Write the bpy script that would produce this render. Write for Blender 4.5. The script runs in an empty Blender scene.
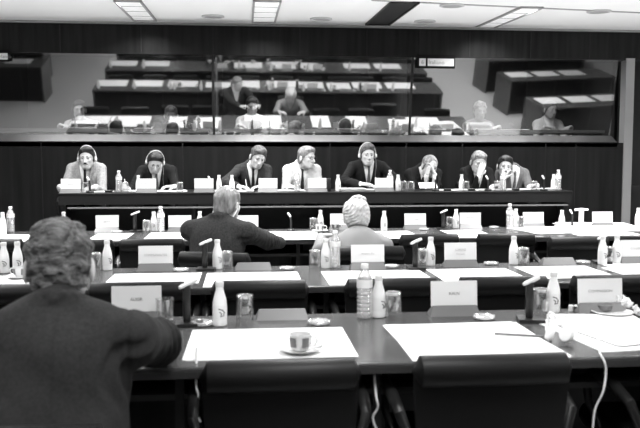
import bpy, math, random
import numpy as np
from mathutils import Vector, Matrix
random.seed(7)
PI = math.pi
SC = bpy.context.scene
COL = SC.collection
R = math.radians

# ------------------------------------------------------------------ camera
CZ = 1.40; YAW = R(5.56); PIT = R(4.38); FPX = 770.0
cd = bpy.data.cameras.new('camera'); cam = bpy.data.objects.new('camera', cd); COL.objects.link(cam)
cam.location = (0, 0, CZ); cam.rotation_euler = (PI/2-PIT, 0, -YAW)
cd.sensor_width = 36; cd.lens = FPX/640*36; cd.clip_start = .05; cd.clip_end = 200
cd.dof.use_dof = True; cd.dof.focus_distance = 6.6; cd.dof.aperture_fstop = 4.5
SC.camera = cam
SC.view_settings.view_transform = 'Standard'; SC.view_settings.look = 'None'
SC.view_settings.gamma = 1; SC.view_settings.use_curve_mapping = False
SC.view_settings.exposure = 0.0

def ray(px, py):
    u = (px-320)/FPX; v = (214-py)/FPX
    cp, sp, cy, sy = math.cos(PIT), math.sin(PIT), math.cos(YAW), math.sin(YAW)
    return Vector((sy*cp+u*cy+v*sy*sp, cy*cp-u*sy+v*cy*sp, -sp+v*cp))
def at(px, py, z):
    d = ray(px, py); t = (z-CZ)/d.z
    return Vector((d.x*t, d.y*t, z))
def on_desk(px, py, z, m=.07):
    p = at(px, py, z); lo, hi = min((R1, R2, R3), key=lambda r: abs((r[0]+r[1])/2-min(p.y, 6.6)))
    Y = min(max(p.y, lo+m), hi-m)
    if Y != p.y: q = aty(px, py, Y); p = Vector((q.x, Y, z))
    return p
def aty(px, py, Y):
    d = ray(px, py); t = Y/d.y
    return Vector((d.x*t, Y, CZ+d.z*t))

# ------------------------------------------------------------------ materials
def mat(name, g, rough=.5, metal=0, bump=0, bscale=200, var=0, vscale=6, stretch=None, spec=None, sub=None, bdist=.002):
    m = bpy.data.materials.new(name); m.use_nodes = True; nt = m.node_tree
    b = nt.nodes['Principled BSDF']
    col = (g, g, g, 1) if not isinstance(g, tuple) else g+(1,)
    b.inputs['Base Color'].default_value = col
    b.inputs['Roughness'].default_value = rough; b.inputs['Metallic'].default_value = metal
    if spec is not None: b.inputs['Specular IOR Level'].default_value = spec
    tc = nt.nodes.new('ShaderNodeTexCoord'); mp = nt.nodes.new('ShaderNodeMapping')
    nt.links.new(tc.outputs['Object'], mp.inputs[0])
    if stretch: mp.inputs['Scale'].default_value = stretch
    if var:
        n = nt.nodes.new('ShaderNodeTexNoise'); n.inputs['Scale'].default_value = vscale; n.inputs['Detail'].default_value = 6
        nt.links.new(mp.outputs[0], n.inputs[0])
        r = nt.nodes.new('ShaderNodeValToRGB')
        r.color_ramp.elements[0].position = .3; r.color_ramp.elements[1].position = .7
        lo = max(0, g-var); hi = g+var
        r.color_ramp.elements[0].color = (lo, lo, lo, 1); r.color_ramp.elements[1].color = (hi, hi, hi, 1)
        nt.links.new(n.outputs[0], r.inputs[0]); nt.links.new(r.outputs[0], b.inputs['Base Color'])
    if bump:
        n2 = nt.nodes.new('ShaderNodeTexNoise'); n2.inputs['Scale'].default_value = bscale; n2.inputs['Detail'].default_value = 3
        nt.links.new(mp.outputs[0], n2.inputs[0])
        bp = nt.nodes.new('ShaderNodeBump'); bp.inputs['Strength'].default_value = bump; bp.inputs['Distance'].default_value = bdist
        nt.links.new(n2.outputs[0], bp.inputs['Height']); nt.links.new(bp.outputs[0], b.inputs['Normal'])
    return m
def glassy(name, tint, white, fac, rough=.05, refl=.12):
    m = bpy.data.materials.new(name); m.use_nodes = True; nt = m.node_tree; nt.nodes.clear()
    o = nt.nodes.new('ShaderNodeOutputMaterial'); t = nt.nodes.new('ShaderNodeBsdfTransparent'); t.inputs[0].default_value = (tint,)*3+(1,)
    p = nt.nodes.new('ShaderNodeBsdfPrincipled'); p.inputs['Base Color'].default_value = (white,)*3+(1,); p.inputs['Roughness'].default_value = .15
    g = nt.nodes.new('ShaderNodeBsdfGlossy'); g.inputs['Roughness'].default_value = rough; g.inputs[0].default_value = (1, 1, 1, 1)
    lw = nt.nodes.new('ShaderNodeLayerWeight'); lw.inputs[0].default_value = .35
    mx = nt.nodes.new('ShaderNodeMixShader'); mx.inputs[0].default_value = fac
    nt.links.new(t.outputs[0], mx.inputs[1]); nt.links.new(p.outputs[0], mx.inputs[2])
    mr = nt.nodes.new('ShaderNodeMapRange'); mr.inputs['To Min'].default_value = refl; mr.inputs['To Max'].default_value = .8
    nt.links.new(lw.outputs['Facing'], mr.inputs[0])
    m2 = nt.nodes.new('ShaderNodeMixShader'); nt.links.new(mr.outputs[0], m2.inputs[0])
    nt.links.new(mx.outputs[0], m2.inputs[1]); nt.links.new(g.outputs[0], m2.inputs[2]); nt.links.new(m2.outputs[0], o.inputs[0])
    return m
def emis(name, s):
    m = bpy.data.materials.new(name); m.use_nodes = True; b = m.node_tree.nodes['Principled BSDF']
    b.inputs['Base Color'].default_value = (.8, .8, .8, 1)
    b.inputs['Emission Color'].default_value = (1, 1, 1, 1); b.inputs['Emission Strength'].default_value = s
    return m
M = dict(
    wood=mat('dark_veneer', .062, .20, var=.028, vscale=3, stretch=(.6, 9, 9), spec=.6),
    woodedge=mat('veneer_edge', .035, .35),
    black=mat('black_plastic', .012, .35), blackmat=mat('black_matt', .008, .7, spec=.1),
    leather=mat('black_leather', .008, .42, bump=.25, bscale=350, spec=.16),
    arm=mat('polished_arm', .012, .3), metal=mat('metal', .55, .28, metal=1), dmetal=mat('dark_metal', .1, .35, metal=1),
    paper=mat('paper', .76, .8), paper2=mat('paper_grey', .74, .8), card=mat('card', .70, .7), ink=mat('ink', .22, .8), inkg=mat('ink_grey', .42, .8),
    holder=mat('grey_holder', .14, .35), holderr=mat('rail_holder', .10, .4),
    ceramic=mat('ceramic', .72, .2), white=mat('white_plastic', .78, .3), juice=mat('juice_bottle', .80, .3), cap=mat('bottle_cap', .6, .4),
    label=mat('bottle_label', .75, .5), labeld=mat('label_print', .06, .5),
    silver=mat('mic_silver', .72, .35), coffee=mat('coffee', .02, .15),
    panel=mat('wall_veneer', .013, .32, var=.005, vscale=2.2, stretch=(7, 7, .35), spec=.25),
    panelup=mat('upper_veneer', .017, .4, var=.006, vscale=2.5, stretch=(7, 7, .4), spec=.08),
    seam=mat('panel_seam', .004, .6), sill=mat('sill', .065, .4, var=.02, vscale=3, stretch=(1, 1, 1)),
    ceil=mat('ceiling_paint', .80, .85), ceilseam=mat('ceiling_seam', .3, .8), grille=mat('slot_grille', .012, .6), spk=mat('ceiling_speaker', .45, .7),
    paint=mat('wall_paint', .35, .85),
    floor=mat('carpet', .50, .95, bump=.3, bscale=150, var=.02, vscale=30),
    dais=mat('dais_carpet', .05, .95), booth=mat('booth_wall', .02, .8), boothdesk=mat('booth_desk', .12, .4),
    column=mat('column_paint', .30, .6), fascia=mat('table_fascia', .010, .35, spec=.2), rail=mat('metal_rail', .10, .4),
    skin=mat('skin', .50, .5, spec=.35), skind=mat('skin_tanned', .36, .5, spec=.35), skinp=mat('skin_pale', .62, .5, spec=.3),
    eyew=mat('eye_white', .3, .2), eyed=mat('iris', .02, .2),
    hdark=mat('hair_dark', .018, .4, bump=.8, bscale=60, var=.014, vscale=40, stretch=(1, 1, .3), bdist=.006, spec=.3),
    hbrown=mat('hair_brown', .09, .4, bump=.8, bscale=60, var=.06, vscale=30, stretch=(1, 1, .35), bdist=.006, spec=.3),
    hgrey=mat('hair_grey', .22, .45, bump=.8, bscale=50, var=.14, vscale=34, stretch=(1, 1, .4), bdist=.006),
    hwhite=mat('hair_white', .48, .5, bump=.8, bscale=50, var=.20, vscale=30, bdist=.008),
    hcurl=mat('hair_curly', .075, .5, bump=1.0, bscale=90, var=.072, vscale=36, stretch=(.7, 1, 1.6), bdist=.012),
    suitd=mat('suit_dark', .014, .8, bump=.15, bscale=400, spec=.12), suitc=mat('suit_charcoal', .036, .85, bump=.25, bscale=300, var=.012, vscale=90, spec=.12),
    suitm=mat('suit_mid', .075, .8, bump=.2, bscale=300, spec=.12), suitf=mat('suit_front', .024, .75, bump=.3, bscale=500, var=.006, vscale=120, spec=.12),
    suitl=mat('suit_light', .34, .85, bump=.3, bscale=200, var=.07, vscale=60, spec=.12), suitl2=mat('suit_cream', .55, .85, bump=.2, bscale=200, var=.05, vscale=40, spec=.12),
    suitg=mat('suit_grey', .16, .85, bump=.2, bscale=200, var=.03, vscale=90, spec=.12),
    shirt=mat('shirt', .82, .7, spec=.12), blouse=mat('blouse', .24, .8, bump=.2, bscale=100, spec=.12), blousep=mat('blouse_pattern', .45, .8, var=.28, vscale=28, spec=.12),
    tied=mat('tie_dark', .02, .5, spec=.12), tiem=mat('tie_mid', .10, .5, spec=.12), tiep=mat('tie_pattern', .15, .5, var=.13, vscale=60, spec=.12),
    trous=mat('trousers', .02, .8, spec=.12), shoe=mat('shoe', .01, .3),
    tumbler=glassy('tumbler_glass', .96, .9, .03, refl=.05), tumblerb=glassy('tumbler_thick', .85, .9, .22, refl=.2),
    pet=glassy('pet_bottle', .88, .95, .30, refl=.12), water=glassy('water_fill', .92, .95, .12),
    crystal=glassy('ashtray_glass', .9, .9, .5, refl=.15), lens=glassy('lens_glass', .85, .5, .06, refl=.1),
    screen=mat('dark_screen', .02, .1), lampw=emis('ceiling_diffuser', .22), sign=mat('sign_white', .75, .5),
    boothlamp=emis('booth_lamp', 6.0), cable=mat('cable_white', .75, .45), wire=mat('thin_wire', .2, .5),
)

# ------------------------------------------------------------------ mesh builder
class MB:
    def __init__(s): s.v = []; s.f = []; s.m = []; s.mi = 0
    def add(s, vs, fs):
        o = len(s.v); s.v += [tuple(v) for v in vs]; s.f += [tuple(i+o for i in f) for f in fs]; s.m += [s.mi]*len(fs)
        return s
    def box(s, c, d, rot=None, bev=0):
        hx, hy, hz = d[0]/2, d[1]/2, d[2]/2
        if bev <= 0:
            vs = [(x, y, z) for z in (-hz, hz) for y in (-hy, hy) for x in (-hx, hx)]
            fs = [(0, 2, 3, 1), (4, 5, 7, 6), (0, 1, 5, 4), (2, 6, 7, 3), (0, 4, 6, 2), (1, 3, 7, 5)]
        else:
            b = min(bev, hx*.98, hy*.98, hz*.98); vs = []; fs = []
            # rounded box: 3 rings top/bottom with chamfered corners
            def ring(x, y, r, z):
                pts = []
                for cx, cy, a0 in ((x-r, y-r, 0), (-x+r, y-r, PI/2), (-x+r, -y+r, PI), (x-r, -y+r, 1.5*PI)):
                    for q in range(4):
                        a = a0+q*PI/6; pts.append((cx+r*math.cos(a), cy+r*math.sin(a), z))
                return pts
            rs = [ring(hx-b, hy-b, b*.3, -hz), ring(hx-b*.3, hy-b*.3, b*.8, -hz+b*.3), ring(hx, hy, b, -hz+b), ring(hx, hy, b, hz-b), ring(hx-b*.3, hy-b*.3, b*.8, hz-b*.3), ring(hx-b, hy-b, b*.3, hz)]
            for r_ in rs: vs += r_
            n = 16
            for k in range(5):
                for i in range(n): fs.append((k*n+i, k*n+(i+1) % n, (k+1)*n+(i+1) % n, (k+1)*n+i))
            fs.append(tuple(range(n-1, -1, -1))); fs.append(tuple(5*n+i for i in range(n)))
        if rot is not None:
            E = rot if isinstance(rot, Matrix) else Matrix.Rotation(rot[2], 3, 'Z') @ Matrix.Rotation(rot[1], 3, 'Y') @ Matrix.Rotation(rot[0], 3, 'X')
            vs = [E @ Vector(v) for v in vs]
        vs = [(v[0]+c[0], v[1]+c[1], v[2]+c[2]) for v in vs]
        return s.add(vs, fs)
    def lathe(s, prof, c=(0, 0, 0), n=20, axis='z', cap=True):
        vs = []; fs = []
        for r_, z in prof:
            for i in range(n):
                a = 2*PI*i/n; x, y = r_*math.cos(a), r_*math.sin(a)
                p = (x, y, z) if axis == 'z' else ((z, x, y) if axis == 'x' else (y, z, x))
                vs.append((p[0]+c[0], p[1]+c[1], p[2]+c[2]))
        for k in range(len(prof)-1):
            for i in range(n): fs.append((k*n+i, k*n+(i+1) % n, (k+1)*n+(i+1) % n, (k+1)*n+i))
        if cap:
            fs.append(tuple(range(n-1, -1, -1))); o = (len(prof)-1)*n; fs.append(tuple(o+i for i in range(n)))
        return s.add(vs, fs)
    def tube(s, pts, rad, n=8):
        pts = [Vector(p) for p in pts]; vs = []; fs = []
        up = Vector((0, 0, 1)); pt = None
        for i, p in enumerate(pts):
            t = (pts[min(i+1, len(pts)-1)]-pts[max(i-1, 0)]).normalized()
            if pt is None:
                a = up if abs(t.z) < .9 else Vector((1, 0, 0)); u = t.cross(a).normalized()
            else:
                u = (u-t*u.dot(t)).normalized()
            w = t.cross(u); pt = t
            r_ = rad[i] if isinstance(rad, (list, tuple)) else rad
            for k in range(n):
                a = 2*PI*k/n; vs.append(p+u*r_*math.cos(a)+w*r_*math.sin(a))
        for i in range(len(pts)-1):
            for k in range(n): fs.append((i*n+k, i*n+(k+1) % n, (i+1)*n+(k+1) % n, (i+1)*n+k))
        fs.append(tuple(range(n-1, -1, -1))); o = (len(pts)-1)*n; fs.append(tuple(o+i for i in range(n)))
        return s.add(vs, fs)
    def prism(s, pts, ax, a, b):
        # pts polygon in the two other axes; extruded along ax from a to b
        def P(u, v, w): return {'x': (w, u, v), 'y': (u, w, v), 'z': (u, v, w)}[ax]
        n = len(pts); vs = [P(u, v, a) for u, v in pts]+[P(u, v, b) for u, v in pts]
        fs = [tuple(range(n-1, -1, -1)), tuple(range(n, 2*n))]+[(i, (i+1) % n, n+(i+1) % n, n+i) for i in range(n)]
        return s.add(vs, fs)
    def build(s, name, m, parent=None, smooth=False, loc=None, fix=True):
        me = bpy.data.meshes.new(name); me.from_pydata(s.v, [], s.f)
        mats = m if isinstance(m, (list, tuple)) else [m]
        for q in mats: me.materials.append(q)
        if len(mats) > 1: me.polygons.foreach_set('material_index', s.m)
        if fix:
            import bmesh
            bm = bmesh.new(); bm.from_mesh(me); bmesh.ops.recalc_face_normals(bm, faces=bm.faces); bm.to_mesh(me); bm.free()
        if smooth:
            me.polygons.foreach_set('use_smooth', [True]*len(me.polygons))
            try: me.set_sharp_from_angle(angle=R(40))
            except Exception: pass
        o = bpy.data.objects.new(name, me); COL.objects.link(o)
        if parent: o.parent = parent
        if loc is not None: o.location = loc
        return o

def tag(o, label=None, cat=None, group=None, kind=None):
    if label: o['label'] = label
    if cat: o['category'] = cat
    if group: o['group'] = group
    if kind: o['kind'] = kind
    return o
def thing(name, label, cat, loc=(0, 0, 0), rz=0, group=None):
    o = bpy.data.objects.new(name, None); COL.objects.link(o); o.empty_display_size = .05
    o.location = loc; o.rotation_euler = (0, 0, rz); return tag(o, label, cat, group)
def struct(name, mb, m, smooth=False):
    return tag(mb.build(name, m, smooth=smooth), kind='structure')
def copy_tree(o, parent=None):
    c = o.copy(); COL.objects.link(c); c.parent = parent
    for ch in o.children: copy_tree(ch, c)
    return c
def lettering(text, size, parent, m, loc, rot=(PI/2, 0, 0), depth=.0004, name='lettering'):
    cu = bpy.data.curves.new(name, 'FONT'); cu.body = text; cu.size = size; cu.align_x = 'CENTER'; cu.align_y = 'CENTER'; cu.extrude = depth
    cu.resolution_u = 2
    t = bpy.data.objects.new('t', cu); COL.objects.link(t)
    bpy.context.view_layer.update()
    me = bpy.data.meshes.new_from_object(t.evaluated_get(bpy.context.evaluated_depsgraph_get())); me.name = name
    bpy.data.objects.remove(t); me.materials.clear(); me.materials.append(m)
    o = bpy.data.objects.new(name, me); COL.objects.link(o); o.parent = parent; o.location = loc; o.rotation_euler = rot
    return o

# ------------------------------------------------------------------ room
TZ = .74
WY = 9.30
mb = MB().box((1, 1.5, -.05), (18, 17, .1)); struct('floor', mb, M['floor'])
SL = .031; CW = 2.945
def cz(y): return CW+SL*(y-WY)
def on_ceil(px, py):
    d = ray(px, py); t = (CW-SL*WY-CZ)/(d.z-SL*d.y)
    return Vector((d.x*t, d.y*t, CZ+d.z*t))
CROT = math.atan(SL)
mb = MB().prism([(-7, cz(-7)), (WY+.3, cz(WY+.3)), (WY+.3, cz(WY+.3)+.1), (-7, cz(-7)+.1)], 'x', -8, 10)
struct('ceiling', mb, M['ceil'])
# seam line across the ceiling at upper right and along wall
def ceil_box(px1, py1, px2, py2, w, name, m):
    a = on_ceil(px1, py1); b = on_ceil(px2, py2); d = b-a; c = (a+b)/2
    ang = math.atan2(d.y, d.x)
    mbx = MB().box((0, 0, 0), (d.length, w, .012), Matrix.Rotation(CROT, 3, 'X') @ Matrix.Rotation(ang, 3, 'Z'))
    return struct(name, MB().add([Vector(v)+c for v in mbx.v], mbx.f), m)
ceil_box(372, 0, 660, 13.5, .05, 'trim_1', M['ceilseam'])
struct('trim_2', MB().box((1, WY-.02, cz(WY)-.012), (12, .04, .024)), M['ceilseam'])

# back wall, lower veneer panelling
struct('wall_front_lower', MB().box((.87, WY+.1, .78), (7.9-.16, .2, 1.545)), M['panel'])
mb = MB()
for px in (-60, 42, 183, 330, 406, 462, 545, 575): mb.box((aty(px, 180, WY).x, WY-.001, .78), (.012, .006, 1.53))
struct('trim_3', mb, M['seam'])
# upper veneer band
struct('wall_front_upper', MB().box((1.2, WY+.1, 2.78), (10, .2, .40)), M['panelup'])
mb = MB()
for px in (-40, 60, 141, 213, 300, 367, 420, 470, 531, 590): mb.box((aty(px, 40, WY).x, WY-.001, 2.77), (.008, .004, .37))
struct('trim_4', mb, M['seam'])
# sloping sill below the glass
GX0, GX1 = -3.05, 4.66
mb = MB().prism([(WY, 1.553), (WY+.18, 1.645), (WY+.30, 1.645), (WY+.30, 1.50), (WY, 1.50)], 'x', GX0, GX1)
struct('trim_5', mb, M['sill'])
struct('trim_6', MB().box((.8, WY+.004, 1.556), (7.74, .012, .010)), M['seam'])
# glass leaning into the room
def glass_mat():
    m = bpy.data.materials.new('booth_glass'); m.use_nodes = True; nt = m.node_tree; nt.nodes.clear()
    o = nt.nodes.new('ShaderNodeOutputMaterial'); t = nt.nodes.new('ShaderNodeBsdfTransparent'); t.inputs[0].default_value = (.80,)*3+(1,)
    g = nt.nodes.new('ShaderNodeBsdfGlossy'); g.inputs['Roughness'].default_value = .03; g.inputs[0].default_value = (.95,)*3+(1,)
    mx = nt.nodes.new('ShaderNodeMixShader'); mx.inputs[0].default_value = .37
    nt.links.new(t.outputs[0], mx.inputs[1]); nt.links.new(g.outputs[0], mx.inputs[2]); nt.links.new(mx.outputs[0], o.inputs[0])
    return m
GM = glass_mat()
GB, GT = (WY+.19, 1.645), (WY+.015, 2.585)
n = 0
div = [GX0, -.37, 2.04, GX1]
for i in range(3):
    a, b = div[i]+.012, div[i+1]-.012
    mb = MB().add([(a, GB[0], GB[1]), (b, GB[0], GB[1]), (b, GT[0], GT[1]), (a, GT[0], GT[1])], [(0, 1, 2, 3)])
    w = struct('window_%d' % (i+1), mb, GM)
    # pane joint strip
for i, x in enumerate(div[1:3]):
    mb = MB().prism([(GB[0]-.004, GB[1]), (GT[0]-.004, GT[1]), (GT[0]+.03, GT[1]), (GB[0]+.03, GB[1])], 'x', x-.014, x+.014)
    struct('trim_%d' % (7+i), mb, M['seam'])
# booths behind the glass
struct('wall_booth_back', MB().box((.8, 12.6, 1.9), (8.6, .1, 2.2)), M['booth'])
struct('floor_booth', MB().box((.8, 11.05, .97), (8.6, 3.1, .06)), M['booth'])
struct('ceiling_booth', MB().box((.8, 11.1, 2.98), (8.6, 3.2, .06)), M['booth'])
for i, x in enumerate((-3.4, -.37, 2.04, 4.70)):
    struct('wall_booth_%d' % (i+1), MB().box((x, 11.08, 1.95), (.05, 3.1, 2.1)), M['booth'])
# right end column and dark side recess
struct('trim_9', MB().box((4.79, WY+.05, 1.3), (.11, .14, 2.6)), M['column'])
struct('wall_right', MB().box((5.6, WY+.45, 1.5), (1.5, .1, 3.0)), M['booth'])
struct('trim_10', MB().box((5.02, WY+.36, 1.9), (.02, .04, 1.3)), M['column'])
# dais
struct('wall_left', MB().box((-5.6, 2.2, 1.45), (.1, 14.6, 3.0)), M['paint'])
struct('wall_right_side', MB().box((8.0, 2.2, 1.45), (.1, 14.6, 3.0)), M['paint'])
struct('wall_back', MB().box((1.2, -5.1, 1.4), (13.6, .1, 2.8)), M['paint'])
struct('floor_dais', MB().box((1.2, 8.45, .14), (8.0, 1.7, .28)), M['dais'])

# ceiling fixtures
def troffer(x, y, L, W, rz, label, group=None, dark=False):
    t = thing('slot_vent' if dark else 'ceiling_light', label, 'vent' if dark else 'ceiling light', (x, y, cz(y)-.002), 0, group)
    t.rotation_euler = (CROT, 0, rz)
    f = MB()
    for sx in (-1, 1): f.box((sx*W/2, 0, -.008), (.02, L+.02, .022))
    for sy in (-1, 1): f.box((0, sy*L/2, -.008), (W+.02, .02, .022))
    f.build('frame', M['grille'] if dark else M['ceilseam'], t)
    if dark:
        MB().box((0, 0, -.003), (W-.02, L-.02, .008)).build('grille', M['grille'], t)
    else:
        MB().box((0, 0, -.003), (W-.02, L-.02, .008)).build('diffuser', M['lampw'], t)
        for k in range(1, 4): MB().box((0, -L/2+L*k/4, -.008), (W-.02, .008, .006)).build('louvre', M['ceilseam'], t)
    return t
def lamp(x, y, L, W, e):
    ld = bpy.data.lights.new('area', 'AREA'); ld.shape = 'RECTANGLE'; ld.size = W; ld.size_y = L; ld.energy = e; ld.spread = R(146)
    o = bpy.data.objects.new('ceiling_lamp', ld); COL.objects.link(o); o.location = (x, y, cz(y)-.03)
    return o
def tro_px(a, b, c, d, label, dark=False):
    # a,b: left edge far/near ; c,d: right edge far/near (pixels)
    P = [on_ceil(*q) for q in (a, b, c, d)]
    cx = sum(p.x for p in P)/4; cy = sum(p.y for p in P)/4
    W = abs((P[2].x+P[3].x-P[0].x-P[1].x)/2); L = abs((P[0].y+P[2].y-P[1].y-P[3].y)/2)
    return cx, cy, L, W
EN = 38; UPE = 13
for (q, lab, dk) in ((((132, 19.5), (117, 0), (154.6, 19.5), (141.6, 0)), 'long recessed ceiling light above the left part of the booth glass', False),
                     (((251.6, 21.2), (255, 0), (273.9, 21.2), (281.5, 0)), 'long recessed ceiling light left of the black slot vent', False),
                     (((365.7, 23), (393, 1), (387.3, 24.5), (419.3, 2)), 'black slot vent in the white ceiling', True),
                     (((477, 26), (523, 6), (490, 27), (545, 7), ), 'slanting recessed ceiling light right of the black slot vent', False)):
    cx, cy, L, W = tro_px(*q, lab)
    W = min(max(W, .22), .34)
    if L < 1: L = 1.2
    if dk or L < 1.6: troffer(cx, cy, L, W, 0, lab, None, dk)
    else: troffer(cx, cy, L, W, 0, lab, None, dk)
    if not dk: lamp(cx, cy, min(L, 1.3), W, EN)
for x in (-2.2, .2, 2.6, 5.0):
    for y in (6.40, 4.0, 1.4, -1.6):
        troffer(x+.3, y, 1.2, .3, 0, 'recessed ceiling light over the seating, beyond the top of the frame', 'ceiling lights above the seating')
        lamp(x+.3, y, 1.2, .3, EN*(2.2 if y > 6 else 1.0))
sp0 = None
for px, py, lab in ((213, 16, 'round ceiling speaker left of the middle ceiling light'), (321, 18.5, 'round ceiling speaker between the middle ceiling light and the slot vent'),
                    (425, 21, 'round ceiling speaker just right of the slot vent, near the wall'), (452, 5, 'round ceiling speaker at the top edge, right of the slot vent'), (599, 11, 'round ceiling speaker at the far right of the ceiling')):
    p = on_ceil(px, py)
    if sp0 is None:
        sp0 = thing('ceiling_speaker', lab, 'ceiling speaker', p)
        MB().lathe([(.125, 0), (.125, -.012), (.10, -.016), (.10, -.010)], n=24).build('rim', M['spk'], sp0, True)
        MB().lathe([(.10, -.004), (.10, -.010), (.03, -.013)], n=24).build('mesh_grille', M['ceilseam'], sp0, True); s = sp0
    else: s = copy_tree(sp0)
    s.location = p; s.rotation_euler = (CROT, 0, 0); tag(s, lab)

# added troughs and lamps that brighten the ceiling, unseen behind the third desk
UP0 = None
for i, x in enumerate((-2.6, -.6, 1.4, 3.4, 5.4)):
    lab = 'long added floor uplighter trough between the third desk and the dais'
    if UP0 is None:
        UP0 = thing('added_uplighter', lab, 'fill', (x, 7.36, 0), 0, 'added uplighters before the dais')
        MB().box((0, 0, .02), (1.6, .16, .04)).build('housing', M['black'], UP0); MB().box((0, 0, .043), (1.56, .12, .006)).build('lens', M['sign'], UP0); u = UP0
    else: u = copy_tree(UP0)
    u.location = (x, 7.36, 0)
    ld = bpy.data.lights.new('ceiling_fill', 'AREA'); ld.shape = 'RECTANGLE'; ld.size = 1.5; ld.size_y = .11; ld.energy = UPE; ld.spread = R(118)
    o = bpy.data.objects.new('added_uplight', ld); COL.objects.link(o); o.location = (x, 7.36, .055); o.rotation_euler = (PI-R(8), 0, 0)

# booth signs on the glass top
def sign(px0, px1, py0, py1, num, text, label):
    a = aty(px0, py0, WY-.03); b = aty(px1, py1, WY-.03); w = b.x-a.x; h = a.z-b.z
    t = thing('booth_sign', label, 'sign', (a.x, WY-.03, b.z))
    MB().box((w/2, .012, h/2), (w, .024, h)).build('backplate', M['blackmat'], t)
    if num is not None:
        MB().box((w*.145, -.001, h*.44), (w*.17, .004, h*.55)).build('number_panel', M['sign'], t)
        lettering(num, h*.42, t, M['ink'], (w*.145, -.0035, h*.44))
        p0, p1 = .28, .97
    else: p0, p1 = .05, .95
    MB().box((w*(p0+p1)/2, -.001, h*.44), (w*(p1-p0), .004, h*.55)).build('name_panel', M['sign'], t)
    lettering(text, h*.42, t, M['ink'], (w*(p0+.23 if num else .72), -.0035, h*.42))
sign(417, 455, 54.5, 68.5, '6', 'Italiano', 'black booth sign with two white panels at the top of the glass')
sign(-25, 9.5, 49.5, 61.5, None, 'Nederlands', 'black booth sign cut by the left edge of the frame')

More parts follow.
